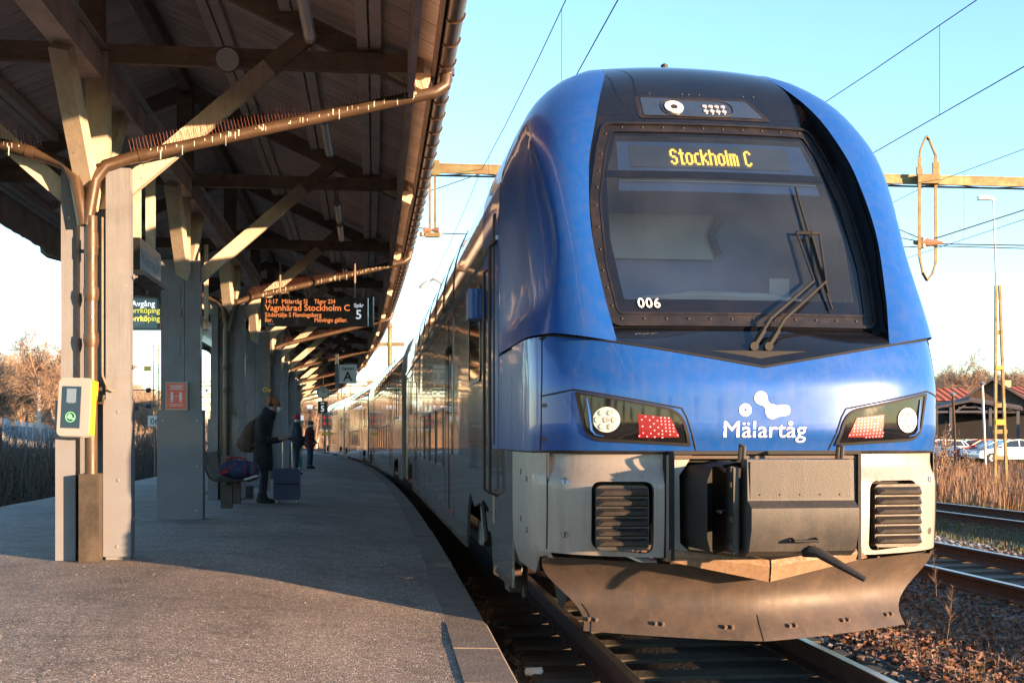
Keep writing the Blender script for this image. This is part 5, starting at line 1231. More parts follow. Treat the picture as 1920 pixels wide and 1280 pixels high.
def side_pt(s, y, z, o=0): return Vector((s*(secx(z)+o), y, z))
def car_body(t, y0, y1, cab, L0=None, seed=0):
    r = random.Random(seed); bog = [(y0+2.0 if cab else y0+1.2, ), (y1-3.6,)]
    b1 = (2.7, 5.3) if cab else (y0+1.2, y0+3.8); b2 = (y1-3.9, y1-1.2)
    for s in (-1, 1):
        def arch(a, b, h=.90): return [(a, .32), (a+.08, .52), (a+.35, h-.06), (a+.75, h), (b-.9, h-.12), (b-.45, h), (b-.15, .70), (b, .32)]
        ol = [(y0, .34)]+[(y0, 1.36)]*(0)+arch(*b1)+[(b1[1]+.02, .30), (b2[0]-.02, .30)]+arch(*b2)+[(y1, .34), (y1, 3.2), (y0, 3.2)]
        mb = MB(); patch(mb, [(u, v) for u, v in ol], lambda u, v, o: side_pt(s, u, v, o+.0025*math.sin(u*2.9+v*1.3)*math.sin(u*.8+2)*min(1, (u-y0)*2)), .42, 0, .03)
        mb.obj('side_wall', 'silver_paint', t, 40)
        rows = []
        for z in [3.2, 3.3, 3.4, 3.5, 3.6, 3.7, 3.8, 3.9, 4.0, 4.1, 4.2, 4.28, 4.36, 4.42, 4.455, 4.46]:
            rows.append([Vector((s*secx(z), y, z)) for y in np.linspace(y0, y1, 14)])
        MB().grid(rows, s < 0).obj('roof_side', 'silver_paint', t, 50)
        # drip rail
        a = y0+.02
        MB().beam((s*(HW+.012), a, 3.06), (s*(HW+.012), y1-.02, 3.06), .02, .035).obj('drip_rail', 'silver_paint', t, 0)
        S_ = lambda u, v, o: side_pt(s, u, v, o)
        def win(a, b, z0, z1, name='window', rad=.07, fr=.035):
            ol = rounded([(a, z0), (b, z0), (b, z1), (a, z1)], rad)
            if s > 0: pass
            mb = MB(); patch(mb, ol, S_, .3 if z0 < 3 else .12, .010, .012, holes=[rounded([(a+fr, z0+fr), (b-fr, z0+fr), (b-fr, z1-fr), (a+fr, z1-fr)], rad*.7)]); w_ = mb.obj(name, 'window_frame', t, 30)
            mb = MB(); patch(mb, rounded([(a+fr, z0+fr), (b-fr, z0+fr), (b-fr, z1-fr), (a+fr, z1-fr)], rad*.7), S_, .3 if z0 < 3 else .12, .004, .004); mb.obj('pane', 'window_glass', w_, 40)
        def door(a, b):
            mb = MB(); patch(mb, rounded([(a-.05, .50), (b+.05, .50), (b+.05, 3.0), (a-.05, 3.0)], .05), S_, .4, .006, .01, holes=[rounded([(a, .55), (b, .55), (b, 2.95), (a, 2.95)], .05)]); mb.obj('door_surround', 'door_red', t, 0)
            mb = MB(); patch(mb, rounded([(a+.01, .55), (b-.01, .55), (b-.01, 2.94), (a+.01, 2.94)], .05), S_, .4, .004, .01); d = mb.obj('door', 'silver_paint', t, 0)
            for x0_ in (a+.12, (a+b)/2+.06):
                mb = MB(); patch(mb, rounded([(x0_, 1.25), (x0_+(b-a)/2-.2, 1.25), (x0_+(b-a)/2-.2, 2.6), (x0_, 2.6)], .05), S_, .4, .012, .008); mb.obj('door_window', 'window_glass', d, 30)
            MB().beam((s*(HW+.012), (a+b)/2, .56), (s*(HW+.012), (a+b)/2, 2.93), .008, .02, up=(0, 1, 0)).obj('door_gap', 'black_rubber', d)
        if cab:
            # cab window, lower windows, doors
            win(3.75, 4.95, 1.98, 2.88, 'cab_window', .12, .05)
            mb = MB(); bl = [(2.3, 1.36), (2.3, 3.2), (3.55, 3.2), (3.3, 2.6), (2.75, 1.36)]
            patch(mb, bl, S_, .3, .003, .004); mb.obj('blue_side_panel', 'blue_paint', t, 40)
            rows = [[Vector((s*(secx(z)+.003), y, z+.0)) for y in np.linspace(2.3, 3.55+.6*(z-3.2), 6)] for z in np.linspace(3.2, 4.42, 14)]
            MB().grid(rows, s < 0).obj('blue_shoulder', 'blue_paint', t, 50)
            mb = MB(); patch(mb, [(1.45, .36), (1.45, 1.36), (2.3, 1.36), (2.3, .34)], S_, .3, 0, .02); mb.obj('skirt_panel', 'silver_paint', t, 0)
            mb = MB(); patch(mb, [(1.46, 1.365), (1.46, 2.1), (2.3, 2.1), (2.3, 1.365)], S_, .3, 0, .02); mb.obj('blue_side_panel', 'blue_paint', t, 0)
            # recessed stairwell strip with two grab rails
            MB().box((s*(HW+.001), 2.62, 2.35), (.012, .12, 1.9)).obj('recess_strip', 'black_rubber', t, 0)
            for yy in (2.42, 2.86):
                MB().tube([(s*(HW+.0), yy, .98), (s*(HW+.06), yy, 1.02), (s*(HW+.06), yy, 3.0 if yy < 2.6 else 2.85), (s*HW, yy, 3.04 if yy < 2.6 else 2.89)], .014, 10).obj('grab_rail', 'dark_steel', t)
            MB().box((s*(HW+.10), 3.25, 2.62), (.14, .26, .26)).box((s*(HW+.02), 3.1, 2.62), (.08, .06, .2)).obj('camera_housing', 'blue_paint', t)
            MB().box((s*(HW+.002), 2.60, .88), (.012, .13, .26)).obj('step_recess', 'wood_brown', t)
            door(7.15, 8.45)
            for k in range(4): win(8.95+k*1.72, 8.95+k*1.72+1.35, 1.06, 1.87)
            for k in range(6): win(7.1+k*1.85, 7.1+k*1.85+1.65, 3.17, 3.98, 'upper_window', .10, .085)
            for k in range(2): win(19.6+k*.9, 19.6+k*.9+.7, 2.0, 2.9, 'window', .08)
            door(17.0, 18.3)
        else:
            n = y1-y0
            win(y0+1.3, y0+2.2, 2.0, 2.9); win(y0+2.5, y0+3.4, 2.0, 2.9)
            door(y0+4.6, y0+5.9)
            k = y0+6.5
            while k+1.4 < y1-6.2: win(k, k+1.35, 1.06, 1.87); k += 1.72
            k = y0+5.5
            while k+1.6 < y1-4.5: win(k, k+1.6, 3.17, 3.98, 'upper_window', .10, .085); k += 1.85
            door(y1-5.9, y1-4.6); win(y1-3.3, y1-2.4, 2.0, 2.9)
        for yy in (y0+6.3, y1-6.2): MB().box((s*(HW+.001), yy, 1.9), (.006, .014, 2.6)).obj('panel_joint', 'black_rubber', t, 0)
        for i in range(4): MB().box((s*(HW+.001), y0+9+i*2.1+r.random(), .80), (.006, .10, .12)).obj('service_flap', 'black_rubber', t, 0)
    # ends, floor and bogies
    for y in ((y1,) if cab else (y0, y1)):
        pts = [(-1.41, .4), (1.41, .4), (1.41, 3.2)]+[(secx(z), z) for z in (3.5, 3.8, 4.1, 4.28, 4.42)]+[(-secx(z), z) for z in (4.42, 4.28, 4.1, 3.8, 3.5)]+[(-1.41, 3.2)]
        MB().prism(pts, lambda u, v, d: Vector((u, d, v)), y-.02, y-.05).obj('end_wall', 'silver_paint', t, 0)
        d = .35 if y == y1 else -.35
        MB().box((0, y+d/2, 2.2), (1.9, abs(d), 2.6)).obj('gangway_bellows', 'black_rubber', t, 0)
    MB().box((0, (y0+y1)/2+.5, .75), (2.3, y1-y0-2.5, .5)).obj('underframe', 'underframe', t, 0)
    for b in (b1, b2):
        c = (b[0]+b[1])/2
        mb = MB(); mb.box((0, c, .62), (2.5, 2.3, .18)); 
        for s in (-1, 1): mb.box((s*1.12, c, .55), (.14, 2.5, .20)); mb.box((s*1.2, c, .42), (.10, .5, .26)); mb.tube([(s*1.27, c-.95, .78), (s*1.27, c-.6, .40)], .055, 10); mb.tube([(s*1.25, c+.95, .75), (s*1.25, c+.6, .40)], .05, 10)
        g = mb.obj('bogie', 'dark_steel', t, 0)
        for yy in (c-1.25, c+1.25):
            for s in (-1, 1): MB().tube([(s*.70, yy, .46), (s*.83, yy, .46)], .44, 24).tube([(s*.83, yy, .46), (s*1.02, yy, .46)], .13, 12).obj('wheel', 'dark_steel', g)
            for s in (-1, 1): MB().box((s*1.22, yy, .46), (.12, .26, .24)).obj('axle_box', 'galvanised', g, 0)
    # sand pipe and step
    if cab:
        for s in (-1, 1): MB().box((s*1.30, 2.25, .34), (.10, .28, .20)).tube([(s*1.25, 1.9, .7), (s*1.28, 1.7, .25)], .02, 8).obj('step', 'dark_steel', t, 0)
def train():
    a = math.atan(HSL)
    t = empty('train_car', C0, rz=a, label='blue fronted double deck train cab car with silver sides, nearest car', cat='train car', group='cars of the double deck train')
    cab_front(t); car_body(t, 2.3, 23.1, True)
    ends = [(31.3, 55.2), (56.2, 78.6), (79.6, 98.6)]
    labels = ['second car of the silver double deck train behind the blue fronted cab car', 'third car of the double deck train, beside the platform clock', 'last and farthest car of the double deck train']
    for (a0, a1), lb in zip(ends, labels):
        p = F(TRK, a0, 0); q = F(TRK, a1, 0); d = q-p; L = d.length
        t = empty('train_car', p, rz=math.atan2(-d.x, d.y), label=lb, cat='train car', group='cars of the double deck train')
        car_body(t, 0., L, False, seed=int(a0))
train()

# ------------------------------------------------------------------ overhead line, masts, background
def far_y(px, Z): return (px-960)/2200*Z
def wires():
    def w_(name, lat, z, y0, y1, label, sag=0., r=.007, step=6):
        mb = MB(); pts = []
        for Y in np.arange(y0, y1, step):
            s = ((Y-24.3) % 50)/50; pts.append(F(lat, Y, z-sag*4*s*(1-s)))
        mb.tube(pts, r, 5, False); mb.obj(name, 'wire', label=label, cat='wire', group='overhead line wires'); return pts
    for lat, nm in ((TRK-.1, 'over the double deck train'), (TRK+4.7, 'over the empty second track'), (TRK+9.65, 'over the third track')):
        w_('contact_wire', lat, 5.5, -20, 150, 'contact wire '+nm); w_('messenger_wire', lat, 6.95, -20, 150, 'upper catenary wire '+nm, .5, step=4)
        for i in range(10):
            Y = 5.5+8.5*i; s = ((Y-24.3) % 50)/50
            MB().tube([F(lat, Y, 5.5), F(lat, Y, 6.95-2*s*(1-s))], .0035, 4).obj('dropper_wire', 'wire', label='thin dropper wire %s, %s from the camera' % (nm, ['first', 'second', 'third', 'fourth', 'fifth', 'sixth', 'seventh', 'eighth', 'ninth', 'tenth'][i]), cat='wire', group='dropper wires')
    for lat, z, lb in ((-9.4, 5.5, 'lowest'), (-9.4, 6.9, 'highest'), (-10.9, 5.6, 'second'), (-11.9, 5.4, 'outermost')):
        w_('overhead_wire', lat, z, 4, 150, lb+' overhead wire in the sky left of the platform roof')
wires()
def lattice(mb, a, b, wd, ax, n=10, th=.05):
    a = Vector(a); b = Vector(b); ax = Vector(ax)*wd/2
    mb.beam(a-ax, b-ax, th, th); mb.beam(a+ax, b+ax, th, th)
    for i in range(n):
        p = a.lerp(b, i/n); q = a.lerp(b, (i+1)/n); s = 1 if i % 2 else -1
        mb.beam(p+ax*s, q-ax*s, th*.5, th*.4)
def portal():
    Y = 24.3; t = empty('catenary_portal', (0, Y, 0), label='rusty green steel portal beam spanning the tracks behind the train', cat='portal')
    a = Vector((-8.3, -1.0, 6.93)); b = Vector((13.6, 1.25, 6.93))
    mb = MB()
    for dz in (-.085, .085):
        mb.beam(a+Vector((0, -.14, dz)), b+Vector((0, -.14, dz)), .05, .03); mb.beam(a+Vector((0, .14, dz)), b+Vector((0, .14, dz)), .05, .03)
    mb.beam(a+Vector((0, -.15, 0)), b+Vector((0, -.15, 0)), .012, .15)
    for i in range(26):
        p = a.lerp(b, i/26); q = a.lerp(b, (i+1)/26); mb.beam(p+Vector((0, -.13 if i % 2 else .13, -.09)), q+Vector((0, .13 if i % 2 else -.13, -.09)), .04, .01)
    mb.obj('beam', 'mast_green', t)
    for e in (a, b): m = MB(); lattice(m, (e.x, e.y, -.3), (e.x, e.y, 6.9), .34, (1, 0, 0), 14, .09); m.obj('leg', 'mast_green', t)
    # hanging support over the train side
    x = -1.64; y = a.y+(x-a.x)*(b.y-a.y)/(b.x-a.x)
    MB().box((x-.03, y-.19, 6.27), (.05, .05, 1.45)).box((x+.08, y-.19, 6.27), (.05, .05, 1.45)).box((x+.02, y-.2, 6.92), (.30, .09, .30)).box((x+.02, y-.2, 5.56), (.28, .12, .08)).obj('hanger', 'mast_green', t)
    mb = MB()
    for d in (-1, 1): mb.tube([(x+.02, y-.2, 5.66), (x+d*.16, y-.2, 5.66), (x+d*.16+.001, y-.2, 5.66)], [.03, .07, .05], 8); mb.tube([(x+d*.18, y-.2, 5.62), (x+d*.18, y-.2, 5.54)], .06, 8)
    mb.obj('insulator', 'insulator', t)
    MB().tube([(x, y-.2, 5.6), (x+1.15, y, 5.60)], .012, 5).tube([(x, y-.2, 5.66), (x-1.3, y, 5.95)], .012, 5).tube([(x+1.0, y, 6.85), (x-.9, y, 6.2), (x-1.5, y, 6.2)], .010, 5).obj('registration_arm', 'wire', t)
    # tall oval frame over the third track
    x = 8.76; y = a.y+(x-a.x)*(b.y-a.y)/(b.x-a.x)-.3
    t2 = empty('catenary_bracket', (x, Y+y, 6.9), label='tall narrow oval steel bracket hanging on the portal beam right of the train', cat='bracket')
    ov = [(-.20, -1.65), (-.20, .45), (-.17, .62), (-.06, .88), (.06, .86), (.20, .52), (.20, -1.75), (.13, -1.98), (.02, -2.12), (-.13, -1.98)]
    mb = MB()
    for i in range(10):
        p, q = ov[i], ov[(i+1) % 10]; mb.beam((p[0], -.1 if p[0] < 0 else .06, p[1]), (q[0], -.1 if q[0] < 0 else .06, q[1]), .06, .035)
    mb.obj('frame', 'mast_green', t2)
    MB().box((.02, 0, 0), (.42, .2, .2)).box((-.20, -.1, .16), (.12, .06, .16)).box((.20, .05, .22), (.14, .06, .3)).obj('clamp', 'mast_green', t2)
    MB().tube([(-.3, 0, -1.33), (-.2, 0, -1.33), (.0, 0, -1.33), (.32, 0, -1.33)], [.03, .06, .09, .03], 8).tube([(-.1, 0, -1.45), (-.1, 0, -1.22)], .07, 8).obj('insulator', 'insulator', t2)
    MB().tube([(.2, 0, -1.36), (7, 1, -1.30)], .014, 5).tube([(-.2, 0, -1.42), (-3, 0, -1.42)], .012, 5).tube([(.1, 0, -1.40), (7, 1, -1.42)], .012, 5).tube([(.15, 0, -1.25), (4.2, 0, .05)], .014, 5).tube([(-.2, 0, -1.22), (-1.4, 0, -.70)], .012, 5).tube([(-.2, 0, -1.3), (-1.3, 0, -1.08)], .012, 5).obj('registration_arm', 'wire', t2)
portal()
def masts():
    t = empty('lattice_mast', (18.75, 45, -.3), label='rusty lattice mast with tall thin lamp pole beside the parked cars', cat='mast')
    m = MB(); a = Vector((0, 0, 0)); 
    for s in (-1, 1): m.beam((s*.22, 0, 0), (s*.07-.12, 0, 7.6), .11, .09)
    for z in (1.0, 2.0, 3.0, 4.4, 5.8, 7.1): f = z/7.6; m.box((-.12*f, 0, z), (.5*(1-f)+.17, .05, .16))
    m.obj('mast_frame', 'mast_green', t)
    MB().box((-.04, -.06, 2.36), (.34, .03, .2)).obj('number_plate', 'yellow_paint', t); MB().box((-.07, -.06, 4.45), (.26, .03, .14)).obj('number_plate', 'yellow_paint', t)
    MB().tube([(-.14, 0, 6.6), (-.30, 0, 10.85)], [.05, .03], 8).obj('lamp_pole', 'galvanised', t)
    MB().box((-.62, 0, 10.95), (.52, .2, .16)).box((-.36, 0, 10.9), (.3, .08, .08)).obj('lamp_head', 'galvanised', t)
    for i, (px, Z, top, lb) in enumerate([(1845, 70, 722, 'thin grey lamp post in front of the dark timber shed'), (1790, 66, 742, 'thin rusty lamp post left of the timber shed opening')]):
        s = 2200/Z; t = empty('lamp_post', (far_y(px, Z), Z, -.3), label=lb, cat='lamp post')
        h = 1.75+(821-top)/s; MB().tube([(.1, 0, 0), (-.1, 0, h)], .07, 8).obj('pole', ['galvanised', 'rail_side'][i], t); MB().tube([(-.1, 0, h), (-.1, 0, h+.1), (-.1, 0, h+.22)], [.12, .2, .05], 10).obj('lamp_head', 'galvanised', t)
    t = empty('street_lamp', (-2.65, 45, -.3), label='street lamp with curved arm above the train roof', cat='street lamp')
    MB().tube([(0, 0, 0), (0, 0, 7.3), (-.08, 0, 7.7), (-.35, 0, 7.85), (-.62, 0, 7.72)], .05, 8).obj('pole', 'galvanised', t); MB().tube([(-.55, 0, 7.78), (-.72, 0, 7.6), (-.80, 0, 7.45)], [.06, .13, .17], 12).obj('lamp_head', 'plastic_beige', t)
    # signal at the platform end
    t = empty('rail_signal', (far_y(609, 97), 97, -.3), label='railway signal showing red beyond the platform end', cat='signal')
    MB().tube([(0, 0, 0), (0, 0, 6.0)], .07, 8).obj('pole', 'mast_green', t, 0)
    mb = MB(); mb.prism(rounded([(-.27, 2.4), (.27, 2.4), (.27, 4.0), (-.27, 4.0)], .25), lambda u, v, d: Vector((u, d, v)), -.2, -.15); mb.obj('signal_rim', 'wall_white', t)
    mb = MB(); mb.prism(rounded([(-.2, 2.5), (.2, 2.5), (.2, 3.9), (-.2, 3.9)], .2), lambda u, v, d: Vector((u, d, v)), -.25, -.2); mb.obj('signal_board', 'sign_black', t)
    mb = MB(); mb.disc((0, -.26, 3.45), .13, (0, -1, 0), .02, 14); mb.disc((0, -.26, 2.95), .13, (0, -1, 0), .02, 14); mb.obj('red_light', 'red_signal', t)
    MB().box((0, -.2, 2.1), (.4, .05, .3)).obj('plate', 'yellow_paint', t)
    for i, (px, py, Z) in enumerate([(581, 763, 95), (566, 783, 90)]):
        t = empty('direction_plate', (far_y(px, Z), Z, -.3), label=['pale blue plate on a thin post left of the red signal', 'lower pale blue plate at the far end of the platform'][i], cat='sign')
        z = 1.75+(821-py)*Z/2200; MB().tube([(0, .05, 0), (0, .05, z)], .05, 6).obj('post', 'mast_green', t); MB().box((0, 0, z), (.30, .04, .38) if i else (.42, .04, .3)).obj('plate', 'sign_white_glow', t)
    # portals farther up the line
    for k, (Z, x0, x1, nm) in enumerate([(62, -9.0, -3.0, 'single mast with cross arm rising behind the train roof'), (118, -34, -9, 'nearest of the sunlit portals beyond the platform end'), (150, -42, -12, 'second of the sunlit portals beyond the platform end'), (190, -54, -16, 'third of the sunlit portals beyond the platform end'), (245, -75, -20, 'farthest of the sunlit portals beyond the platform end')]):
        t = empty('catenary_portal' if k else 'catenary_mast', ((x0+x1)/2, Z, 0), label=nm, cat='portal' if k else 'mast', **({'group': 'portals beyond the platform end'} if k else {}))
        hw = (x1-x0)/2
        if k == 0:
            xm = far_y(731, Z)-t.location.x; MB().beam((far_y(697, Z)-t.location.x, 0, 6.4), (far_y(758, Z)-t.location.x, 0, 6.4), .12, .2).obj('cross_arm', 'mast_green', t); MB().tube([(xm, 0, -.3), (xm, 0, 7.2)], .13, 8).obj('mast', 'mast_green', t); MB().tube([(xm, 0, 7.2), (xm, 0, 7.35), (xm, 0, 7.6)], [.1, .17, .08], 8).obj('insulator', 'insulator', t)
            continue
        m = MB(); lattice(m, (-hw, 0, 6.9), (hw, 0, 6.9), .45, (0, 0, 1), 26, .11); m.obj('beam', 'mast_green', t)
        for x in np.linspace(-hw, hw, 4): m = MB(); lattice(m, (x, 0, -.3), (x, 0, 7.2), .4, (1, 0, 0), 10, .12); m.obj('leg', 'mast_green', t)
        for x in np.linspace(-hw+2, hw-2, 5): m = MB(); m.beam((x, 0, 6.8), (x, 0, 5.2), .09, .09); m.beam((x, 0, 5.3), (x+1.6, 0, 5.9), .06, .06); m.obj('drop_post', 'mast_green', t)
    t = empty('line_pole', (far_y(293, 60), 60, -.3), label='thin mast with insulators and a signal lamp left of the second column', cat='mast')
    m = MB(); lattice(m, (0, 0, 0), (0, 0, 6.6), .26, (1, 0, 0), 14, .05); m.obj('mast', 'mast_green', t); MB().box((-.45, 0, 5.3), (.3, .2, .25)).obj('signal_lamp', 'yellow_paint', t)
    for z in (3.4, 4.2): MB().beam((0, 0, z), (-2.2, 0, z), .05, .05).tube([(-.3, 0, z), (-.5, 0, z)], .12, 8).obj('bracket_arm', 'wire', t)
masts()

def shed():
    Z = 95; k = Z/2200; X = lambda px: far_y(px, Z)
    zz = lambda py: 1.45+(821-py)*k
    t = empty('timber_shed', (X(1860), Z, -.3), rz=-R(20), label='dark timber goods shed with gabled roof and open front behind the cars', cat='shed')
    ox = t.location.x; oz = -.3
    def P(px, y, py): return Vector((X(px)-ox, y, zz(py)-oz))
    gp = [(1786, 760), (1860, 716), (1945, 762), (1945, 826), (1786, 826)]
    mb = MB(); mb.prism([(X(a)-ox, zz(b)-oz) for a, b in gp[:3]]+[(X(1945)-ox, zz(775)-oz), (X(1786)-ox, zz(775)-oz)], lambda u, v, d: Vector((u, d, v)), 0, .3); mb.obj('gable_wall', 'wall_timber', t, 0)
    for i in range(38):
        x0 = X(1788)-ox+i*.178; top = zz(760)-oz+(x0-(X(1786)-ox))*.62 if x0 < 0 else zz(716)-oz-(x0)*.57
        if top-zz(775)+oz > .1: MB().box((x0, -.02, (top-.1+zz(775)-oz)/2), (.15, .03, top-.1-zz(775)+oz)).obj('wall_board', 'wall_timber', t, 0)
    MB().box((0, 7, (zz(826)-oz+zz(765)-oz)/2), (X(1945)-X(1755), .2, 3.2)).box((X(1760)-ox, 4, 1.5), (.2, 8, 3.2)).obj('back_wall', 'wall_dark', t, 0)
    for sgn, e in ((-1, (1775, 768)), (1, (1950, 768))):
        a = P(1860, -.6, 708); b = P(e[0], -.6, e[1]); mb = MB(); mb.add([a, b, b+Vector((0, 14, 0)), a+Vector((0, 14, 0)), a-Vector((0, 0, .22)), b-Vector((0, 0, .22)), b+Vector((0, 14, -.22)), a+Vector((0, 14, -.22))], [(0, 1, 2, 3), (4, 7, 6, 5), (0, 4, 5, 1), (1, 5, 6, 2)]); mb.obj('roof', 'roof_felt', t, 0)
    # front canopy
    for (p, q) in (((1746, 766), (1820, 751)), ((1820, 751), (1908, 767))):
        a = P(p[0], -4, p[1]); b = P(q[0], -4, q[1]); V = Vector((0, 4.4, .35)); D = Vector((0, 0, -.2)); mb = MB(); mb.add([a, b, b+V, a+V, a+D, b+D, b+V+D, a+V+D], [(0, 3, 2, 1), (4, 5, 6, 7), (0, 1, 5, 4), (0, 4, 7, 3), (1, 2, 6, 5)]); mb.obj('canopy_roof', 'roof_felt', t, 0)
    for px in (1752, 1787, 1854, 1900): a = P(px, -3.6, 828); b = P(px, -3.6, 764); MB().beam(a, b, .22, .22).obj('canopy_post', 'timber_frame', t, 0)
    MB().beam(P(1750, -3.6, 773), P(1902, -3.6, 773), .15, .16).beam(P(1795, -3.6, 772), P(1812, -3.6, 761), .12, .12).beam(P(1845, -3.6, 772), P(1826, -3.6, 761), .12, .12).beam(P(1800, -3.6, 765), P(1850, -3.6, 765), .1, .1).obj('canopy_truss', 'timber_frame', t, 0)
    # boarded fence right
    t = empty('board_fence', (X(1888), 88, -.3), label='tall orange brown board fence right of the shed', cat='fence')
    bm = MB().box((0, 0, 1.65), (.30, .04, 3.3)).mesh('board', 'timber_fence', 0)
    for i in range(24): link('board', bm, t, (i*.34-1.4, random.uniform(-.02, .02), random.uniform(-.08, .02)))
    MB().beam((-1.5, .06, 2.6), (6.8, .06, 2.6), .05, .12).obj('fence_rail', 'timber_fence', t)
    # houses behind
    def house(px0, px1, yr, ye, Z, wallm, label, depth=9):
        k = Z/2200; t = empty('house', (far_y((px0+px1)/2, Z), Z, -.3), label=label, cat='house'); w_ = (px1-px0)*k/2
        zr = 1.75+(821-yr)*k; ze = 1.75+(821-ye)*k
        MB().box((0, depth/2, ze/2), (2*w_-.6, depth, ze)).obj('wall', wallm, t, 0)
        r = MB(); r.add([(-w_, -.5, ze-.1), (w_, -.5, ze-.1), (w_, depth/2, zr), (-w_, depth/2, zr), (w_, depth+.5, ze-.1), (-w_, depth+.5, ze-.1)], [(0, 1, 2, 3), (3, 2, 4, 5)])
        rf = r.obj('roof', 'roof_tile_red', t, 0)
        n = int(2*w_/.75)
        rm = MB()
        for i in range(n):
            x = -w_+(i+.5)*2*w_/n; a = Vector((x, -.5, ze-.07)); b = Vector((x, depth/2, zr+.03)); rm.beam(a, b, .22, .09)
        rm.obj('tile_rows', 'roof_tile_red', t, 0, kind='stuff')
        MB().box((w_*.1, depth/2, zr+.3), (.9, .6, .9)).obj('chimney', 'wall_dark' if wallm == 'wall_dark' else 'wall_yellow', rf, 0)
        for x in np.linspace(-w_+2, w_-2, max(2, int(w_/2.2))):
            f = MB().box((x, -.02, ze*.55), (1.1, .06, 1.3)).obj('window', 'wall_white', t, 0); MB().box((x, -.06, ze*.55), (.9, .03, 1.1)).obj('pane', 'window_glass', f, 0)
        return t
    house(1735, 1836, 724, 749, 120, 'wall_dark', 'house with orange tiled roof directly left of the shed gable')
    house(1800, 1850, 712, 728, 150, 'wall_white', 'white house with small tiled roof just above the orange roof', 8)
    house(1868, 1960, 722, 742, 130, 'wall_yellow', 'house with dark red roof at the right edge behind the shed')
shed()

def car_mesh(nm, paint, loc, rz, label):
    t = empty('parked_car', loc, rz=rz, label=label, cat='car', group='cars parked in front of the shed')
    # along local x, nose at -x
    low = [(-2.2, .32), (-2.25, .55), (-2.15, .78), (-1.2, .97), (-.95, 1.0), (2.0, 1.02), (2.22, .85), (2.22, .35), (1.75, .28), (1.68, .48), (1.5, .62), (1.3, .66), (1.1, .62), (.92, .48), (.85, .25), (-.95, .25), (-1.02, .48), (-1.2, .62), (-1.4, .66), (-1.6, .62), (-1.78, .48), (-1.85, .28)]
    rows = []
    for y, k in ((-.86, .93), (-.84, 1), (-.6, 1.0), (.6, 1.0), (.84, 1), (.86, .93)): rows.append((y, k))
    mb = MB(); n = len(low); vs = []; 
    for y, k in rows: vs += [(x, y, .55+(z-.55)*k) for x, z in low]
    fs = [tuple(range(n)), tuple(range(6*n-1, 5*n-1, -1))]
    for j in range(5):
        for i in range(n): fs.append((j*n+i, (j+1)*n+i, (j+1)*n+(i+1) % n, j*n+(i+1) % n))
    mb.add(vs, fs); mb.obj('body', paint, t, 40)
    cab = [(-1.05, .99), (-.25, 1.42), (.2, 1.47), (1.1, 1.45), (1.7, 1.35), (2.05, 1.0)]
    mb = MB(); vs = [(x, s*(.80-.17*(z-1)/.45), z) for s in (-1, 1) for x, z in cab]; mb.add(vs, [tuple(range(6)), tuple(range(11, 5, -1))]+[(i, i+6, i+7, i+1) for i in range(5)]); mb.obj('cabin_glass', 'car_glass', t, 30)
    mb = MB(); vs = [(x, s*(.81-.17*(z-1)/.45), z+.012) for s in (-1, 1) for x, z in cab[1:5]]; mb.add(vs, [(i, i+4, i+5, i+1) for i in range(3)]); mb.obj('roof', paint, t, 30)
    for s in (-1, 1):
        yy = lambda z: s*(.815-.17*(z-1)/.45)
        for (a, b) in (((-1.05, 1.0), (-.25, 1.42)), ((.35, 1.0), (.38, 1.46)), ((1.72, 1.0), (1.5, 1.40)), ((2.05, 1.0), (1.7, 1.36)), ((-.25, 1.42), (.4, 1.47)), ((.4, 1.47), (1.7, 1.36))):
            MB().beam((a[0], yy(a[1]), a[1]), (b[0], yy(b[1]), b[1]), .06, .05, up=(0, 1, 0)).obj('pillar', paint, t, 0)
        MB().box((-.78, s*.93, 1.02), (.12, .18, .12)).obj('door_mirror', paint, t)
        for x in (-.2, .95): MB().box((x, s*.87, .84), (.16, .02, .03)).obj('door_handle', 'chrome', t)
        for x in (-1.4, 1.3):
            w_ = MB().tube([(x, s*.64, .33), (x, s*.86, .33)], .33, 24).obj('tyre', 'tyre', t); MB().tube([(x, s*.80, .33), (x, s*.875, .33)], [.21, .20], 16).obj('rim', 'rim', w_)
            mb = MB()
            for q in range(5): a = q*1.2566; mb.beam((x, s*.88, .33), (x+.2*math.cos(a), s*.88, .33+.2*math.sin(a)), .02, .04, up=(0, 1, 0))
            mb.obj('spokes', 'rim', w_)
        MB().box((-2.14, s*.62, .68), (.16, .34, .14)).obj('headlight', 'lens', t); MB().box((2.2, s*.66, .80), (.06, .28, .18)).obj('tail_light', 'red_poster', t)
    return t
for px, Z, m, rz, lb in [(1872, 74, 'car_white', 0.05, 'white estate car nearest the railway, front wheel showing'), (1852, 80, 'car_silver', .04, 'silver car parked just behind the white estate car'), (1822, 84, 'car_red', .03, 'red car between the silver cars'), (1796, 86, 'car_silver', .05, 'pale silver car with its windscreen left of the red car'), (1765, 92, 'car_dark', .02, 'dark car at the left end of the parked row'), (1935, 84, 'car_white', .02, 'white van-like car at the right picture edge behind the mast'), (1740, 84, 'car_white', .03, 'white car mostly hidden by the train corner')]:
    car_mesh('car', m, (far_y(px, Z)+.6, Z, -.12), rz, lb)

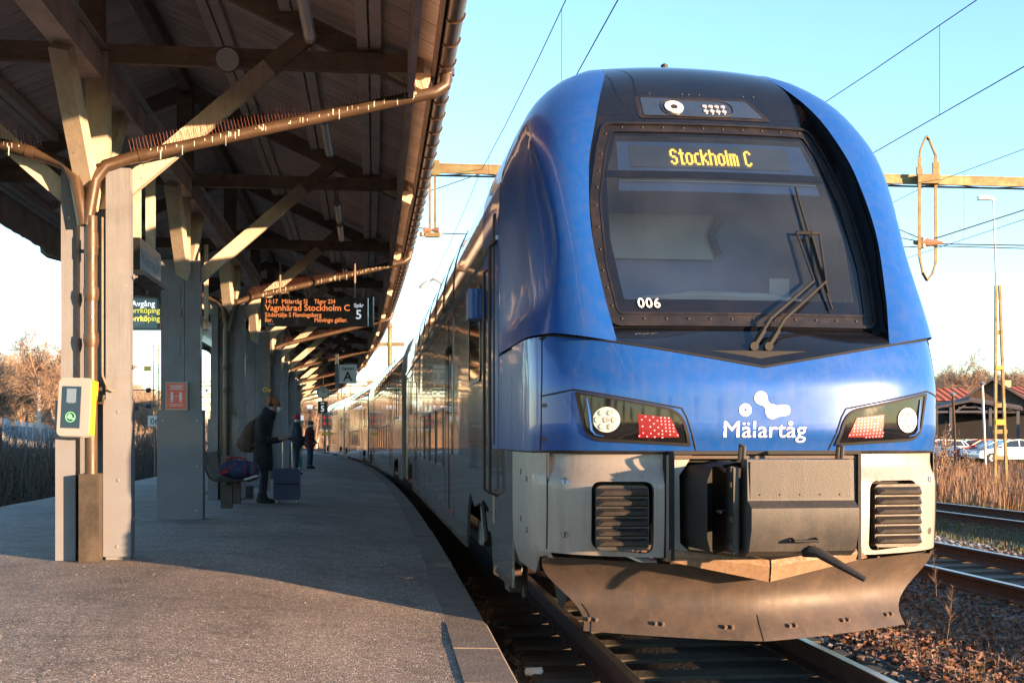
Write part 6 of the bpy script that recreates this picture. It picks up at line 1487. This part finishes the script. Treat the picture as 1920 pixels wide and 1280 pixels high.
def barrier():
    t = empty('noise_barrier', (-30, 75, -.33), label='grey concrete panel wall with pale posts beyond the thicket', cat='wall')
    pts = [(-17.5, 38), (-22.5, 50), (-30, 70), (-38, 96), (-43, 128), (-46, 170), (-50, 230)]
    o = Vector(t.location); L = 0; 
    for i in range(len(pts)-1):
        a = Vector((*pts[i], 0)); b = Vector((*pts[i+1], 0)); n = int((b-a).length/4.2); 
        for k in range(n):
            p = a.lerp(b, k/n)-Vector((o.x, o.y, 0)); q = a.lerp(b, (k+1)/n)-Vector((o.x, o.y, 0))
            MB().beam(p+Vector((0, 0, 1.3)), q+Vector((0, 0, 1.3)), .12, 2.45+.1*((k*7) % 3)/3).obj('panel', 'concrete_pale', t, 0)
            MB().box(p+Vector((0, -.02, 1.42)), (.24, .26, 2.9)).obj('post', 'concrete_post', t, 0)
barrier()

def make_tree(seed, h, spread, levels=4, birch=False, nb=5):
    r = random.Random(seed); T = MB(); B = MB()
    def prism(mb, a, b, ra, rb, n=3):
        d = (b-a); d.normalize(); x = d.orthogonal().normalized(); y = d.cross(x); vs = []
        for p, rr in ((a, ra), (b, rb)):
            for k in range(n): an = 2*math.pi*k/n; vs.append(p+(x*math.cos(an)+y*math.sin(an))*rr)
        mb.add(vs, [(k, (k+1) % n, n+(k+1) % n, n+k) for k in range(n)])
    def grow(p, d, L, rad, lv):
        n = 3 if lv else 2; q = p
        for i in range(n):
            d = (d+Vector((r.gauss(0, .13), r.gauss(0, .13), r.gauss(.05, .06)-(.10 if birch and lv >= 3 else 0)))).normalized()
            e = q+d*L/n; r1 = rad*(1-.25*(i+1)/n)
            prism(T if lv == 0 else B, q, e, max(rad*(1-.25*i/n), .013), max(r1, .011), 5 if lv < 2 else 3)
            if lv < levels:
                m = [2, 3, 3, 3][min(lv, 3)] if lv else nb
                for k in range(m if (lv or i > 0) else 1):
                    a = r.uniform(0, 6.283); tilt = r.uniform(.45, 1.0)*(spread if lv == 0 else 1)
                    x = d.orthogonal().normalized(); y = d.cross(x)
                    nd = (d*math.cos(tilt)+(x*math.cos(a)+y*math.sin(a))*math.sin(tilt)).normalized()
                    f = r.uniform(.2, 1); grow(q.lerp(e, f), nd, L*r.uniform(.42, .62)*(1-.25*i/n if lv == 0 else 1), r1*.5, lv+1)
            q = e
    grow(Vector((0, 0, 0)), Vector((0, 0, 1)), h*.72, h*.017, 0)
    return T.mesh('trunk', 'bark_birch' if birch else 'bark_brown', 0), B.mesh('crown', 'twig_a' if seed % 2 else 'twig_b', 0)
TREES = [make_tree(i, 10, .8+.1*(i % 3), 4, i % 3 == 0, 6) for i in range(7)]
def place_tree(i, x, y, h, label, group, z=-.35):
    t = empty('bare_tree', (x, y, z), rz=random.uniform(0, 6.28), label=label, cat='tree', group=group); k = h/10*.74; t.scale = (k*random.uniform(.85, 1.1), k, k)
    link('trunk', TREES[i % 7][0], t); link('crown', TREES[i % 7][1], t)
def woods():
    r = random.Random(5); random.seed(11); n = 0
    spots = [(72, 84, 12.5, 'birch'), (30, 96, 11.5, ''), (55, 112, 13, '')]
    for i in range(28):
        px = r.uniform(-40, 300); Z = r.uniform(85, 150); top = 640 + 55*smoothstep((px-120)/130)+r.uniform(-18, 25)
        spots.append((px, Z, (821-top)*Z/2200+1.8, ''))
    ordn = 'first second third fourth fifth sixth seventh eighth ninth tenth eleventh twelfth'.split()
    for i, (px, Z, h, b) in enumerate(spots): place_tree(i, far_y(px, Z), Z, h, 'bare leafless tree in the orange wood left of the platform', 'bare trees in the wood left of the platform')
    for i in range(34):
        px = r.uniform(430, 830); Z = r.uniform(150, 215); top = 715-30*math.exp(-((px-720)/60)**2)+r.uniform(-12, 18)
        place_tree(i, far_y(px, Z), Z, (821-top)*Z/2200+1.8, 'bare sunlit tree in the wood where the tracks curve away', 'bare trees beyond the platform end')
    for i, (px, Z, top) in enumerate([(1752, 150, 722), (1775, 150, 700), (1798, 148, 678), (1822, 155, 696), (1850, 160, 690), (1878, 150, 705), (1900, 155, 698), (1925, 150, 690), (1940, 160, 700), (1765, 140, 716), (1845, 155, 700), (1888, 165, 700)]):
        place_tree(i+2, far_y(px, Z), Z, ((821-top)*Z/2200+1.8)*1.28, '%s bare tree from the left above the roofs right of the train' % ordn[i], 'bare trees behind the shed')
    # wood behind the photographer, it shows in the train's paint
    for i in range(16):
        a = R(150+6.5*i+r.uniform(-2, 2)); d = r.uniform(95, 130); place_tree(i, d*math.sin(a), d*math.cos(a), r.uniform(8, 12), 'bare tree behind the photographer, mirrored in the train', 'bare trees behind the photographer')
    # a dense brown undergrowth of saplings closes the view
    def wl(rr):
        px = rr.uniform(-60, 1740); Z = rr.uniform(120, 240)
        if px > 320 : Z = rr.uniform(170, 270)
        hh = .8+.35*math.sin(px*.05)*math.sin(px*.013+2)
        return (far_y(px, Z), Z, -.4, hh)
    blades('sapling_mass', ['twig_a', 'twig_b', 'bark_brown', 'dry_grass'], 42000, wl, 2.5, 9.0, .035, 'dense orange brown mass of saplings across the far wood', 21, .45, 'saplings')
    def wr(rr):
        px = rr.uniform(1700, 2000); Z = rr.uniform(160, 230); return (far_y(px, Z), Z, -.4, .8)
    blades('hedge_mass', ['twig_b', 'bark_brown'], 5000, wr, 2, 6.0, .04, 'brown hedge mass behind the houses', 22, .4, 'saplings')
    # spruce at the left picture edge
    t = empty('spruce', (far_y(2, 48), 48, -.3), label='dark green spruce at the left picture edge above the wall', cat='tree')
    MB().tube([(0, 0, 0), (0, 0, 3.6)], [.08, .01], 6).obj('trunk', 'bark_brown', t)
    rr = np.random.default_rng(4); mb = MB(); V = []
    for i in range(2600):
        z = .5+3.1*rr.random(); rad = (3.8-z)*.42*rr.random()**.5; a = rr.uniform(0, 6.28); p = Vector((rad*math.cos(a), rad*math.sin(a), z-.1*rad)); d = Vector((math.cos(a), math.sin(a), rr.uniform(-.3, .3)))*.16; q = Vector((-math.sin(a), math.cos(a), .3))*.02
        mb.add([p-q, p+q, p+d], [(0, 1, 2)])
    mb.obj('crown', 'spruce', t, 0)
    # shrubs with yellow leaves in front of the shed
    for i, (px, Z, h) in enumerate([(1757, 40, 2.6), (1768, 43, 2.0), (1782, 46, 2.3), (1815, 50, 1.6)]):
        t = empty('shrub', (far_y(px, Z), Z, -.33), label=['tallest', 'second', 'third', 'rightmost'][i]+' thin shrub with brown leaves between the tracks and the parked cars', cat='shrub', group='thin shrubs by the parked cars')
        mb = MB(); lv = MB(); q = random.Random(i)
        for k in range(9):
            a = q.uniform(0, 6.28); e = Vector((math.cos(a)*.3*h*.5, math.sin(a)*.3, h*q.uniform(.6, 1))); mb.tube([(0, 0, 0), e*.5+Vector((.05, 0, 0)), e], [.018, .012, .005], 4)
            for m in range(16): p = e*q.uniform(.3, 1)+Vector((q.gauss(0, .07), q.gauss(0, .07), q.gauss(0, .05))); d = Vector((q.gauss(0, 1), q.gauss(0, 1), q.gauss(0, 1))).normalized()*.05; s_ = d.orthogonal()*.6; lv.add([p-d, p+s_, p+d, p-s_], [(0, 1, 2, 3)])
        mb.obj('stem', 'bark_brown', t, 0); lv.obj('foliage', 'dry_grass', t, 0)
woods()
